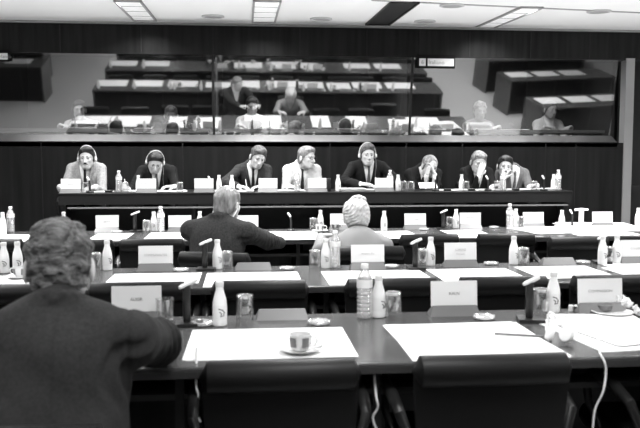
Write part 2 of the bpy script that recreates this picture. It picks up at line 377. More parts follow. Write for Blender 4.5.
# ------------------------------------------------------------------ SDF people engine
def smin(a, b, k):
    if k <= 0: return np.minimum(a, b)
    h = np.maximum(k-np.abs(a-b), 0)/k
    return np.minimum(a, b)-h*h*k*.25
class Field:
    def __init__(s, lo, hi, res):
        s.lo = np.array(lo, float); s.res = res
        s.n = [int((hi[i]-lo[i])/res)+2 for i in range(3)]
        s.ax = [(s.lo[i]+np.arange(s.n[i])*res).astype(np.float32) for i in range(3)]
        s.F = np.full(s.n, .5, np.float32)
    def win(s, lo, hi):
        sl = []
        for i in range(3):
            a = max(0, int((lo[i]-s.lo[i])/s.res)); b = min(s.n[i], int((hi[i]-s.lo[i])/s.res)+2)
            if b <= a: return None
            sl.append(slice(a, b))
        return tuple(sl)
    def grid(s, w):
        return np.meshgrid(s.ax[0][w[0]], s.ax[1][w[1]], s.ax[2][w[2]], indexing='ij', sparse=True)
    def put(s, w, d, k, sub):
        if sub: s.F[w] = -smin(-s.F[w], d, k)
        else: s.F[w] = smin(s.F[w], d, k)
    def cap(s, a, b, ra, rb=None, k=.02, sub=False, inf=0):
        rb = ra if rb is None else rb; ra += inf; rb += inf
        a = np.array(a, float); b = np.array(b, float); m = max(ra, rb)+k+.03
        w = s.win(np.minimum(a, b)-m, np.maximum(a, b)+m)
        if w is None: return
        X, Y, Z = s.grid(w); d = b-a; L = max(float(d@d), 1e-9)
        t = np.clip(((X-a[0])*d[0]+(Y-a[1])*d[1]+(Z-a[2])*d[2])/L, 0, 1)
        q = np.sqrt((X-a[0]-t*d[0])**2+(Y-a[1]-t*d[1])**2+(Z-a[2]-t*d[2])**2)-(ra+(rb-ra)*t)
        s.put(w, q, k, sub)
    def ell(s, c, r, k=.02, sub=False, rot=None, inf=0):
        c = np.array(c, float); r = np.array(r, float)+inf; m = max(r)+k+.03
        w = s.win(c-m, c+m)
        if w is None: return
        X, Y, Z = s.grid(w); X = X-c[0]; Y = Y-c[1]; Z = Z-c[2]
        if rot is not None:
            U = [X*rot[0, i]+Y*rot[1, i]+Z*rot[2, i] for i in range(3)]
        else: U = [X, Y, Z]
        k0 = np.sqrt((U[0]/r[0])**2+(U[1]/r[1])**2+(U[2]/r[2])**2)
        k1 = np.sqrt((U[0]/r[0]**2)**2+(U[1]/r[1]**2)**2+(U[2]/r[2]**2)**2)
        s.put(w, (k0*(k0-1)/np.maximum(k1, 1e-6)), k, sub)
    def full(s):
        return np.meshgrid(s.ax[0], s.ax[1], s.ax[2], indexing='ij', sparse=True)
    def mesh(s, name, m, parent):
        F = s.F.copy(); F[0] = F[-1] = .1; F[:, 0] = F[:, -1] = .1; F[:, :, 0] = F[:, :, -1] = .1
        S = F < 0
        c = S[:-1, :-1, :-1].astype(np.int8)
        for i in (0, 1):
            for j in (0, 1):
                for l in (0, 1):
                    if i+j+l: c = c+S[i:S.shape[0]-1+i, j:S.shape[1]-1+j, l:S.shape[2]-1+l]
        mk = (c > 0) & (c < 8); idx = np.argwhere(mk)
        if len(idx) == 0: return None
        off = np.array([(i, j, l) for i in (0, 1) for j in (0, 1) for l in (0, 1)])
        V = [F[idx[:, 0]+o[0], idx[:, 1]+o[1], idx[:, 2]+o[2]] for o in off]
        P = np.zeros((len(idx), 3)); N = np.zeros(len(idx))
        for a in range(8):
            for b in range(a+1, 8):
                if abs(off[a]-off[b]).sum() == 1:
                    cr = (V[a] < 0) != (V[b] < 0); t = np.where(cr, V[a]/np.where(cr, V[a]-V[b], 1), 0)
                    P += cr[:, None]*(off[a]+t[:, None]*(off[b]-off[a])); N += cr
        P = (P/N[:, None]+idx)*s.res+s.lo
        ids = np.full(mk.shape, -1, np.int64); ids[mk] = np.arange(len(idx))
        Q = []
        for ax in range(3):
            A = np.moveaxis(S, ax, 0); I = np.moveaxis(ids, ax, 0)
            e = A[:-1] != A[1:]; e = e[:, 1:-1, 1:-1]
            w = np.argwhere(e); i, j, l = w[:, 0], w[:, 1]+1, w[:, 2]+1
            q = np.stack([I[i, j-1, l-1], I[i, j, l-1], I[i, j, l], I[i, j-1, l]], 1)
            ins = A[i, j, l]
            if ax == 1: ins = ~ins
            q[~ins] = q[~ins][:, ::-1]; Q.append(q)
        Q = np.concatenate(Q); Q = Q[(Q >= 0).all(1)]
        me = bpy.data.meshes.new(name); me.vertices.add(len(P)); me.vertices.foreach_set('co', P.astype(np.float32).ravel())
        me.loops.add(Q.size); me.loops.foreach_set('vertex_index', Q.astype(np.int32).ravel())
        me.polygons.add(len(Q)); me.polygons.foreach_set('loop_start', np.arange(0, Q.size, 4, dtype=np.int32))
        me.polygons.foreach_set('loop_total', np.full(len(Q), 4, np.int32)) if False else None
        me.update(calc_edges=True); me.validate()
        me.polygons.foreach_set('use_smooth', np.ones(len(me.polygons), bool)); me.materials.append(m)
        o = bpy.data.objects.new(name, me); COL.objects.link(o)
        if parent: o.parent = parent
        return o
def noise3(X, Y, Z, f):
    return (np.sin(f*X+1.7*np.sin(f*.8*Y+.5))*np.sin(f*1.1*Y+1.3*np.sin(f*.9*Z+1.1))+np.sin(f*1.3*Z+1.5*np.sin(f*.7*X+2.)))*.5

def rotm(yaw, pitch, roll):
    return np.array(Matrix.Rotation(yaw, 3, 'Z') @ Matrix.Rotation(pitch, 3, 'X') @ Matrix.Rotation(roll, 3, 'Y'))
def ik(S, W, pole, l1, l2):
    S = Vector(S); W = Vector(W); d = W-S; L = d.length; mx = (l1+l2)*.995
    if L > mx: W = S+d*(mx/L); d = W-S; L = mx
    a = (l1*l1-l2*l2+L*L)/(2*L); h = math.sqrt(max(l1*l1-a*a, 0)); n = d.normalized()
    p = Vector(pole); p = (p-n*p.dot(n)).normalized()
    return S+n*a+p*h, W

def head_prims(F, C, Rm, fat=1.0, female=False):
    T = lambda x, y, z: C+Rm @ np.array([x, y, z])
    F.ell(T(0, .010, .037), (.080*fat, .095, .083), .02, rot=Rm)
    F.ell(T(0, -.022, -.035), (.062*fat, .066, .082), .025, rot=Rm)
    F.ell(T(0, -.052, -.092), (.032*fat, .030, .024), .03, rot=Rm)
    for s in (-1, 1):
        F.cap(T(s*.057*fat, .0, -.055), T(s*.022, -.056, -.100), .012, .012, .022)       # jaw line
        F.ell(T(s*.038*fat, -.062, -.022), (.016, .016, .012), .02, rot=Rm)              # cheekbone
        F.ell(T(s*.030, -.100, .001), (.016, .018, .011), .010, sub=True, rot=Rm)        # socket
        F.ell(T(s*.086*fat, .012, -.012), (.009, .020, .034), .006, rot=Rm)              # ear
        F.ell(T(s*.011, -.098, -.040), (.009, .012, .008), .008, rot=Rm)                 # nostril wing
    F.cap(T(-.036, -.079, .019), T(.036, -.079, .019), .010, .010, .012)                 # brow
    F.cap(T(0, -.088, .004), T(0, -.112, -.036), .008, .012, .010)                       # nose
    F.cap(T(-.018, -.086, -.064), T(.018, -.086, -.064), .0075, .0075, .006)
    F.cap(T(-.015, -.084, -.076), T(.015, -.084, -.076), .008, .008, .006)
    F.cap(T(-.022, -.097, -.070), T(.022, -.097, -.070), .0035, .0035, .003, sub=True)

def hand(F, W, d, pn, thumb, curl=.5, k=.006, sc=1.0):
    """W wrist, d pointing wrist->fingers, pn palm normal (out of the palm), thumb lateral direction"""
    W = np.array(W); d = np.array(d, float); d /= np.linalg.norm(d)
    pn = np.array(pn, float); pn -= d*(pn@d); pn /= np.linalg.norm(pn)
    lt = np.array(thumb, float); lt = lt-d*(lt@d)-pn*(lt@pn); lt /= np.linalg.norm(lt)
    P = lambda a, b, c: W+sc*(d*a+lt*b+pn*c)
    for b in (-.026, -.009, .009, .026): F.cap(P(.01, b*.6, 0), P(.085, b, 0), .015*sc, .012*sc, .012)
    L = {.028: .072, .010: .080, -.009: .074, -.027: .058}
    for b, ln in L.items():
        p = P(.085, b, 0); ang = curl*.35; segs = (ln*.45, ln*.32, ln*.25); r = .0092
        for i, sg in enumerate(segs):
            q = p+sc*sg*(d*math.cos(ang)+pn*math.sin(ang)+lt*b*1.2)
            F.cap(p, q, r*sc, (r-.0008)*sc, .003); p = q; r -= .0008; ang += curl*.75
    p = P(.025, .028, .008); q = P(.055, .052, .018); F.cap(p, q, .013*sc, .0105*sc, .008)
    F.cap(q, P(.085, .056, .026+.01*curl), .0105*sc, .009*sc, .004)

def person(label, loc, rz, neck, head, hrot, wr, wl, hand_r, hand_l, jacket, skin='skin', hair='hdark', style='short', res=.006, cres=.008,
           shirt='shirt', tie=None, seat=.47, poleR=(-.15, .5, -.8), poleL=(.15, .5, -.8), extras=(), fat=1.0, pel=(0, .12), wide=1.0, group=None, lapel=True, blouse=False, seed=0, hk=0, sleeve=1.0, dress_name='jacket', folds=.004, legs=True, shx=.158, drop=.072, bulk=0):
    t = thing('person', label, 'person', loc, rz, group)
    pelv = np.array([pel[0], pel[1], seat+.08]); nk = np.array(neck, float); C = np.array(head, float); Rm = rotm(*hrot)
    sp = nk-pelv; side = np.array([1, 0, 0.])
    if hk:  # shoulder line turned about z
        side = np.array([math.cos(hk), math.sin(hk), 0])
    spn = sp/np.linalg.norm(sp); fw = np.cross(spn, side); fw /= np.linalg.norm(fw); fw = -fw if fw[1] > 0 else fw
    TR = np.stack([side, -fw, spn], 1)
    sh = [nk-drop*spn+s*shx*wide*side for s in (-1, 1)]
    els = []
    wr_ = []
    for s, W, pole in ((0, wr, poleR), (1, wl, poleL)):
        e, w = ik(sh[s], W, pole, .29, .255); els.append(np.array(e)); wr_.append(np.array(w))
    lo = np.minimum.reduce([pelv-.28, nk-.3, C-.22, els[0]-.12, els[1]-.12, wr_[0]-.22, wr_[1]-.22]); hi = np.maximum.reduce([pelv+.25, nk+.3, C+.22, els[0]+.12, els[1]+.12, wr_[0]+.22, wr_[1]+.22])
    lo[2] = max(lo[2], .01) if False else lo[2]
    def torso(F, inf, k=.05):
        F.ell(pelv+.02*spn, (.165*wide*fat, .120*fat, .13), k, rot=TR, inf=inf)
        F.ell(pelv+sp*.35, (.145*wide*fat, .112*fat, .17), k, rot=TR, inf=inf)
        F.ell(pelv+sp*.68, (.155*wide, .108, .17), k, rot=TR, inf=inf)
        F.cap(sh[0]-side*-.02, sh[1]-side*.02, .044, .044, k*.8, inf=inf)
        for s in (0, 1): F.cap(nk+spn*.005, sh[s], .034, .038, .035, inf=inf)
    def arms(F, inf, cut=0, k=.025):
        for s in (0, 1):
            F.cap(sh[s], els[s], .046, .037, k, inf=inf)
            F.cap(els[s], wr_[s]+(els[s]-wr_[s])*cut, .036, .025+.012*cut, k, inf=inf*.9)
    # continuous body: head, neck, torso, arms, hands
    B = Field(lo, hi, res)
    torso(B, -.008); arms(B, -.006)
    hb = C+Rm @ np.array([0, .022, -.075])
    B.cap(nk-spn*.03, hb, .056*(1 if fat < 1.1 else 1.1), .052, .03)
    head_prims(B, C, Rm)
    for (hd, Wp) in ((hand_r, wr_[0]), (hand_l, wr_[1])):
        if hd: hand(B, Wp, *hd)
    if legs:
        hips = [pelv+np.array([s*.09, -.02, -.02]) for s in (-1, 1)]
        kn = [np.array([pelv[0]+s*.12, pelv[1]-.44, seat+.03]) for s in (-1, 1)]
        an = [np.array([pelv[0]+s*.13, pelv[1]-.42, .09]) for s in (-1, 1)]
    body = B.mesh('body', M[skin], t)
    # trousers and shoes
    if legs:
        Lf = Field([pelv[0]-.32, pelv[1]-.75, 0], [pelv[0]+.32, pelv[1]+.25, seat+.24], .012)
        for s in (0, 1):
            Lf.cap(hips[s], kn[s], .085, .062, .03); Lf.cap(kn[s], an[s], .062, .052, .03)
        Lf.ell(pelv, (.17, .125, .11), .04)
        Lf.mesh('trousers', M['trous'], t)
        for s in (0, 1):
            Sf = Field(an[s]-np.array([.08, .26, .1]), an[s]+np.array([.08, .1, .06]), .009)
            Sf.cap(an[s]-np.array([0, 0, .02]), an[s]+np.array([0, -.16, -.055]), .048, .034, .03); Sf.cap(an[s]+np.array([0, .03, -.05]), an[s]+np.array([0, -.14, -.055]), .036, .033, .02)
            w = Sf.full(); Sf.F = np.maximum(Sf.F, .0-(w[2]-0.0)+np.zeros_like(Sf.F)); Sf.mesh('shoe', M['shoe'], t)
    # shirt
    fr = (nk+pelv)/2
    def vcoords(F):
        X, Y, Z = F.full(); px = X-nk[0]; py = Y-nk[1]; pz = Z-nk[2]
        a = px*side[0]+py*side[1]+pz*side[2]; u = px*spn[0]+py*spn[1]+pz*spn[2]; f = px*fw[0]+py*fw[1]+pz*fw[2]
        return a, u, f
    if not blouse:
        S_ = Field(lo, hi, cres); torso(S_, 0); S_.cap(nk-spn*.02, nk+(hb-nk)*.45, .064, .062, .01)
        arms(S_, .001, .03)
        S_.mesh('shirt', M[shirt], t)
    # jacket / blouse
    J = Field(lo, hi, cres); torso(J, .013+bulk*.6); arms(J, .011+bulk, .10 if not blouse else .12)
    X, Y, Z = J.full()
    if folds:
        # cloth folds: stronger round elbows and armpits
        for s in (0, 1):
            c = els[s]; g = np.exp(-((X-c[0])**2+(Y-c[1])**2+(Z-c[2])**2)/.012)
            ax = (wr_[s]-sh[s]); ax /= np.linalg.norm(ax); u = (X*ax[0]+Y*ax[1]+Z*ax[2])
            J.F -= g*(folds*1.6)*np.sin(u*150+2.5*np.sin(Z*40+seed)+2*np.sin(X*35))
            c = sh[s]-.07*spn; g = np.exp(-((X-c[0])**2+(Y-c[1])**2+(Z-c[2])**2)/.010)
            J.F -= g*folds*np.sin(u*110+3*np.sin(Z*25+seed+1)+1.5*np.sin(X*30))
        J.F -= folds*.7*noise3(X, Y, Z+seed, 17)+folds*.35*noise3(X, Z*.6, Y+seed, 38)
    a, u, f = vcoords(J)
    if not blouse:
        sa = shx*wide-.012
        for s in (-1, 1): J.F += (.0045*np.exp(-((s*a-sa-.03*(u+.05))/.006)**2)*(u > -.22)).astype(np.float32)     # sleeve seams
        J.F += (.003*np.exp(-(a/.005)**2)*(f < 0)*(u < -.03)).astype(np.float32)                                   # centre back seam
        for q in range(9):
            an_ = PI*(-.1+1.2*q/9); an2 = PI*(-.1+1.2*(q+1)/9)
            c1 = nk+side*.070*math.cos(an_)-fw*.062*math.sin(an_)+spn*(.012+.022*math.sin(an_)); c2 = nk+side*.070*math.cos(an2)-fw*.062*math.sin(an2)+spn*(.012+.022*math.sin(an2))
            J.cap(c1, c2, .013, .013, .006)
    if blouse:
        vw = .050+.55*(u+.02)
        cut = np.maximum(np.maximum(np.abs(a)-np.maximum(vw, 0), -f-.0), -.14-u)
        J.F = np.maximum(J.F, -cut)
    else:
        vw = .060+.20*(u+.03)
        cut = np.maximum(np.maximum(np.abs(a)-np.maximum(vw, -.02), -f+.02), u-.5)
        J.F = -smin(-J.F, cut, .004)
        # neck opening at the back stays closed by the collar
        J.cap(nk+fw*-.050+spn*.015-side*.045, nk+fw*-.060+spn*.020, .016, .016, .01); J.cap(nk+fw*-.050+spn*.015+side*.045, nk+fw*-.060+spn*.020, .016, .016, .01)
    J.mesh(dress_name, M[jacket], t)
    if lapel and not blouse:
        for s in (-1, 1):
            Lp = Field(nk-.36, nk+.10, .006); 
            Lp.F[:] = .5; tors = Field(nk-.36, nk+.10, .006); torso(tors, .017)
            a, u, f = vcoords(Lp); vw = .060+.20*(u+.03); wd = .040*np.clip((u+.33)/.28, 0, 1)
            band = np.maximum(np.abs(s*a-(vw+wd*.5))-wd*.5, np.maximum(-f+.03, np.maximum(u+.03, -.30-u)))
            Lp.F = np.maximum(np.maximum(tors.F, -(tors.F+.008)), band).astype(np.float32); Lp.mesh('lapel', M[jacket], t)
    if tie:
        tors = Field(nk-.40, nk+.10, .005); torso(tors, .013); a, u, f = vcoords(tors)
        wd = np.where(u > -.055, .016-.05*(-u-.055+.03), .011+.055*np.clip(-u-.055, 0, .4))
        band = np.maximum(np.abs(a)-wd, np.maximum(-f, np.maximum(u+.018, -.34-u)))
        tors.F = np.maximum(np.maximum(tors.F, -(tors.F+.010)), band).astype(np.float32); tors.cap(nk+fw*.062-spn*.02, nk+fw*.070-spn*.045, .017, .011, .004)
        tors.mesh('tie', M[tie], t)
    # eyes, brows
    T = lambda x, y, z: C+Rm @ np.array([x, y, z])
    for s in (-1, 1):
        e = MB(); c = T(s*.030, -.0755, .001)
        e.lathe([(.0001, -.0115), (.006, -.0098), (.0105, -.005), (.0115, 0), (.0105, .005), (.0055, .0102), (.0001, .0115)], n=10)
        e.mi = 1; e.lathe([(.0052, .0101), (.003, .0121), (.0001, .0124)], n=10, cap=False)
        vs = [Vector(c)+Vector(Rm @ (np.array(Matrix.Rotation(PI/2, 3, 'X')) @ np.array(v))) for v in e.v]
        e.v = [tuple(v) for v in vs]; e.build('eye', [M['eyew'], M['eyed']], t, True)
    hm = M[hair]
    if style != 'bald':
        for s in (-1, 1):
            Eb = Field(T(s*.03, -.09, .022)-.035, T(s*.03, -.09, .022)+.035, .003); Eb.cap(T(s*.016, -.091, .019), T(s*.042, -.080, .021), .0045, .0035, .002); Eb.mesh('eyebrow', hm, t)
    # hair
    if style in ('short', 'full', 'curly', 'recede', 'slick', 'bun', 'long'):
        g = {'short': .008, 'full': .010, 'curly': .013, 'recede': .006, 'slick': .006, 'bun': .026, 'long': .016}[style]
        hr = .0045 if res > .0055 else .0035
        H = Field(C-.19, C+.19, hr)
        H.ell(T(0, .012, .040), (.080+g*.7, .095+g, .083+g), .01, rot=Rm)
        H.ell(T(0, .040, -.015), (.068+g*.7, .066+g, .080+g*.6), .02, rot=Rm)
        if style in ('full', 'short'):
            H.ell(T(.016, -.035, .092), (.055, .050, .026), .02, rot=Rm); H.ell(T(-.03, -.045, .086), (.034, .036, .020), .012, rot=Rm)
        if style == 'long':
            H.ell(T(0, .045, -.08), (.075+g, .055+g, .075), .03, rot=Rm)
        if style == 'bun':
            H.ell(T(-.012, .045, .125), (.062, .052, .032), .004, rot=Rm); H.ell(T(0, .05, -.02), (.085, .07, .085), .02, rot=Rm)
        X, Y, Z = H.full()
        if style in ('curly', 'bun'):
            if style == 'bun':
                H.F -= .003*noise3(X+.4*Z, Y, Z*.5, 60)+.0022*np.sin((X*.8+Z*.9)*260+6*noise3(X, Y, Z, 25))
            else:
                W_ = .012*noise3(Z, X, Y, 40); H.F -= .0075*noise3(X+W_, Y-W_, Z+W_+seed, 88)+.0030*noise3(Z-W_, X, Y+W_, 210)
        else:
            U = (X-C[0])*Rm[0, 0]+(Y-C[1])*Rm[1, 0]+(Z-C[2])*Rm[2, 0]
            H.F -= .0018*np.sin(U*420+3*np.sin(Z*40))+.003*noise3(X, Y, Z+seed, 45)
        fh = {'short': .066, 'full': .060, 'curly': .06, 'recede': .10, 'slick': .07, 'bun': .05, 'long': .055}[style]
        # cut away the face
        H.ell(T(0, -.105, -.055), (.074, .088, .055+fh), .006, sub=True, rot=Rm)
        U = [(X-C[0])*Rm[0, i]+(Y-C[1])*Rm[1, i]+(Z-C[2])*Rm[2, i] for i in range(3)]
        if style != 'long':
            low = -.078 if style in ('curly', 'bun') else -.072
            H.F = np.maximum(H.F, np.maximum(low-U[2], -.5)); side_cut = np.maximum(-.030-(-U[2])-.0, 0) if False else None
            H.F = np.maximum(H.F, (-.018-U[1]-U[2])*.7) if style != 'bun' else H.F
        H.mesh('hair', hm, t)
    for ex in extras:
        if ex == 'moustache':
            Mo = Field(T(0, -.1, -.056)-.04, T(0, -.1, -.056)+.04, .003); Mo.cap(T(0, -.099, -.054), T(-.026, -.088, -.063), .0075, .004, .003); Mo.cap(T(0, -.099, -.054), T(.026, -.088, -.063), .0075, .004, .003); Mo.mesh('moustache', hm, t)
        if ex in ('headphones', 'headset'):
            pts = []
            for i in range(17):
                an_ = PI*i/16
                pts.append(T(math.cos(an_)*.098, .012, -.010+math.sin(an_)*.146) if ex == 'headphones' else T(math.cos(an_)*.092, .015+.095*math.sin(an_), -.02-math.sin(an_)*.150))
            hp = MB().tube(pts, .0045 if ex == 'headphones' else .005, 8).build('headphone_band', M['white'], t, True)
            for s in (-1, 1):
                c = MB(); c.lathe([(.0001, -.010), (.020, -.008), (.023, 0), (.019, .010), (.0001, .012)], n=16, axis='x')
                off_ = .095 if ex == 'headphones' else .086
                c.v = [tuple(T(s*off_+v[0]*.9, .008+v[1], -.014+v[2])) for v in c.v]; c.build('earpiece', M['white'], t, True)
            if ex == 'headphones':
                e0 = T(.094, 0, -.04); MB().tube([e0, e0+np.array([.0, -.03, -.10]), nk+fw*.12-spn*.12+side*.07, nk+fw*.14-spn*.26+side*.08], .0025, 6).build('headphone_cord', M['wire'], t, True)
        if ex == 'glasses':
            gl = MB()
            for s in (-1, 1):
                pts = [T(s*.031+.021*math.cos(2*PI*i/14), -.103, .0+.016*math.sin(2*PI*i/14)) for i in range(15)]; gl.tube(pts, .0017, 6)
                gl.tube([T(s*.052, -.102, .004), T(s*.078, -.06, .006), T(s*.083, .01, .002)], .0017, 6)
            gl.tube([T(-.010, -.103, .003), T(.010, -.103, .003)], .0017, 6); gl.build('glasses', M['black'], t, True)
        if ex == 'pen':
            Wp = wr_[0]; d = np.array(hand_r[0], float); d /= np.linalg.norm(d); p = Wp+d*.10+np.array([.01, 0, -.015])
            MB().tube([p+np.array([.0, -.02, -.035]), p+np.array([-.02, .035, .10])], .004, 8).build('pen', M['white'], t, True)
        if ex == 'badge':
            p = nk+fw*.135-spn*.17+side*.09; MB().box((0, 0, 0), (.055, .004, .012), (0, .7, 0)).build('lapel_badge', M['white'], t, loc=p)
        if ex == 'strap':
            MB().tube([T(-.085, 0, .01), nk+fw*.07-side*.085+spn*.02, nk+fw*.115-side*.10-spn*.10, nk+fw*.12-side*.09-spn*.25], .009, 6).build('headset_cord', M['black'], t, True)
    return t

# ------------------------------------------------------------------ people
HZ = .28
def hp_person(px, head_top_y, sh_y, Y, dx_head, **kw):
    """head-table people: root under the neck; head crown and shoulder height from where they sit"""
    n = aty(px, sh_y, Y+.06); h = aty(px+dx_head, head_top_y, Y-.06)
    root = (n.x, Y, HZ); nz = n.z-HZ+.035; hz = h.z-HZ-.118*math.cos(kw['hrot'][1]*.8)
    kw.setdefault('neck', (0, .06, nz)); kw.setdefault('head', (h.x-n.x, -.03-.06*math.sin(abs(kw['hrot'][1])), hz))
    return person(loc=root, rz=0, pel=kw.pop('pel', (0, .22)), **kw)
TH = 1.02-HZ+.03
DN = (0, 0, -1)
hp_person(86, 147, 166, 8.55, 0, label="moustached person in light grey blazer and headphones at the raised table",
          hrot=(0, .05, 0), wr=(-.20, -.30, TH+.02), wl=(.16, -.30, TH+.02), hand_r=((.5, -.6, -.1), DN, (.6, 0, 0), .5), hand_l=((-.5, -.6, -.1), DN, (-.6, 0, 0), .5),
          jacket='suitl', hair='hdark', style='full', tie='tied', extras=('moustache', 'headphones'), skin='skin', seed=1)
hp_person(157, 152, 168, 8.55, -2, label="person in dark suit and headphones bowing low over papers with a pen",
          hrot=(.15, .55, .1), wr=(-.30, -.33, TH+.03), wl=(.22, -.30, TH+.02), hand_r=((.2, -.7, -.1), DN, (1, 0, 0), .9), hand_l=((-.7, -.4, 0), DN, (-.3, -.5, 0), .5),
          jacket='suitd', hair='hdark', style='short', tie='tiem', extras=('headphones', 'pen'), seed=2)
hp_person(253, 147, 167, 8.55, 5, label="person in charcoal suit and black tie writing at the raised table",
          hrot=(.25, .35, .18), wr=(-.16, -.34, TH+.02), wl=(.10, -.32, TH+.02), hand_r=((.7, -.4, -.1), DN, (.4, -.6, 0), .8), hand_l=((-.7, -.3, -.1), DN, (-.4, -.6, 0), .5),
          jacket='suitc', hair='hbrown', style='full', tie='tied', extras=('pen', 'badge'), poleR=(-1, .2, -.2), seed=3)
hp_person(302, 147, 167, 8.55, 5, label='grey-haired person in glasses and pale suit looking right at the raised table',
          hrot=(.75, .05, 0), wr=(-.17, -.30, TH+.02), wl=(.16, -.26, TH+.02), hand_r=((.6, -.5, -.1), DN, (.6, 0, 0), .5), hand_l=((-.5, -.6, -.1), DN, (-.6, 0, 0), .5),
          jacket='suitl2', hair='hgrey', style='full', tie='tied', extras=('glasses',), seed=4)
hp_person(368, 144, 164, 8.55, 0, label="person in dark suit and headphones facing straight forward at the raised table",
          hrot=(.05, .08, 0), wr=(-.14, -.33, TH+.04), wl=(.14, -.33, TH+.04), hand_r=((.8, -.4, 0), DN, (.4, .8, 0), .6), hand_l=((-.8, -.4, 0), DN, (-.4, .8, 0), .6),
          jacket='suitd', hair='hbrown', style='full', tie='tiem', extras=('headphones', 'badge'), poleR=(-1, 0, -.4), poleL=(1, 0, -.4), seed=5, wide=1.08)
hp_person(424, 156, 171, 8.55, 6, label="balding person in dark suit, hands at mouth behind an upright sheet",
          hrot=(.25, .22, .15), wr=(-.035, -.22, TH+.13), wl=(.055, -.22, TH+.14), hand_r=((.3, .25, .9), (1, .3, 0), (0, .9, .1), .6), hand_l=((-.3, .25, .9), (-1, .3, 0), (0, .9, .1), .6),
          jacket='suitd', hair='hgrey', style='recede', extras=('glasses',), seed=6, skin='skin')
hp_person(477, 152, 170, 8.55, 2, wide=.92, label="grey-haired person in a dark suit covering the face with one hand",
          hrot=(.0, .25, .1), wr=(-.055, -.19, TH+.12), wl=(.15, -.30, TH+.02), hand_r=((.35, .06, .9), (.1, 1, 0), (.9, 0, .1), .35), hand_l=((-.7, -.4, 0), DN, (-.3, -.5, 0), .5),
          jacket='suitd', hair='hgrey', style='short', tie='tied', extras=(), seed=7)
hp_person(513, 156, 171, 8.55, -7, label="dark-haired person in grey suit and patterned tie, chin on hand",
          hrot=(-.2, .05, .12), wr=(-.175, -.12, TH+.08), wl=(.15, -.30, TH+.02), hand_r=((.45, .12, .85), (.9, .3, -.3), (0, -.9, .2), 1.0), hand_l=((-.7, -.4, 0), DN, (-.3, -.5, 0), .5),
          wide=.9, jacket='suitg', hair='hdark', style='full', tie='tiep', seed=8)

# seated participants seen from behind (root turned 180 degrees: local x is mirrored)
rA = (-.50, 2.12, 0)
person("curly-haired person in a dark suit seen from behind, filling the left foreground", rA, PI+.10,
       neck=(0, .05, .995), head=(.005, -.045, 1.092), hrot=(0, .25, 0), wr=(-.27, -.50, .785), wl=(.20, -.50, .79),
       hand_r=((.8, -.3, 0), DN, (.5, -.6, 0), .5), hand_l=((-.8, -.3, 0), DN, (-.5, -.6, 0), .5), jacket='suitf', hair='hcurl', style='curly',
       res=.0055, cres=.005, seat=.43, pel=(.02, .16), poleR=(-.9, .15, -.62), poleL=(1, .2, -.4), wide=1.08, fat=1.12, folds=.011, seed=11, shx=.18, drop=.085, bulk=.014)
rB = (-.15, 5.18, 0)
person("grey-haired person in charcoal suit and headset seen from behind", rB, PI-.42,
       neck=(0, .05, .965), head=(-.02, -.035, 1.065), hrot=(-.15, .12, 0), wr=(-.24, -.47, .77), wl=(.12, -.50, .79),
       hand_r=((.8, -.4, 0), DN, (.5, -.6, 0), .5), hand_l=((-.8, -.3, 0), DN, (-.5, -.6, 0), .5), jacket='suitc', hair='hgrey', style='slick',
       seat=.43, pel=(.0, .14), poleR=(-.6, .3, -.8), poleL=(.5, .2, -.8), wide=1.16, bulk=.008, extras=('headset',), seed=12, res=.006, cres=.007, shx=.18, folds=.005)
rC = (.80, 5.42, 0)
person('white-haired person in a pale grey top seen from behind', rC, PI,
       neck=(0, .02, .825), head=(0, -.09, .945), hrot=(0, .35, 0), wr=(-.22, -.46, .78), wl=(.22, -.46, .78),
       hand_r=((.7, -.5, 0), DN, (.5, -.6, 0), .5), hand_l=((-.7, -.5, 0), DN, (-.5, -.6, 0), .5), jacket='blouse', hair='hwhite', style='bun',
       seat=.43, pel=(.0, .16), poleR=(-.5, .4, -.8), poleL=(.5, .4, -.8), blouse=True, dress_name='blouse', seed=13, wide=1.08, res=.006, cres=.007, shx=.17)

# interpreters in the booths
def booth_person(px, top, Y, label, **kw):
    h = aty(px, top, Y)
    root = (h.x, Y, 1.0)
    hz = h.z-1.0-.12
    kw.setdefault('neck', (0, .06, hz-.125)); kw.setdefault('head', (0, -.01, hz))
    person(label=label, loc=root, rz=0, wr=(-.18, -.30, .78), wl=(.18, -.30, .78), hand_r=((.6, -.5, -.1), DN, (.6, 0, 0), .5), hand_l=((-.6, -.5, -.1), DN, (-.6, 0, 0), .5),
           res=.008, cres=.010, seat=max(.25, hz-.72), folds=.003, **kw)
BY = 10.35
booth_person(79, 100.5, BY, 'dark-haired interpreter in a patterned blouse behind the booth glass at the left', hrot=(.25, .1, 0), jacket='blousep', blouse=True, dress_name='blouse', hair='hdark', style='full', skin='skind', extras=('strap',))
booth_person(171, 106, BY, 'faint interpreter in pale shirt behind the glass left of the left joint', hrot=(0, .2, 0), jacket='blouse', blouse=True, dress_name='shirt', hair='hgrey', style='short', skin='skind')
booth_person(252, 97, BY, 'interpreter in bright white shirt and dark tie behind the glass', hrot=(.1, .25, 0), jacket='shirt', lapel=False, dress_name='overshirt', tie='tied', hair='hdark', style='short', skin='skind')
booth_person(480, 102, BY, 'interpreter with light bushy hair behind the right pane of glass', hrot=(0, .1, 0), jacket='blouse', blouse=True, dress_name='blouse', hair='hgrey', style='curly', skin='skind')
booth_person(550, 101, BY, 'dark-haired interpreter in a white jacket nearest the right end of the glass', hrot=(.3, .1, 0), jacket='suitl2', hair='hdark', style='full', skin='skind')

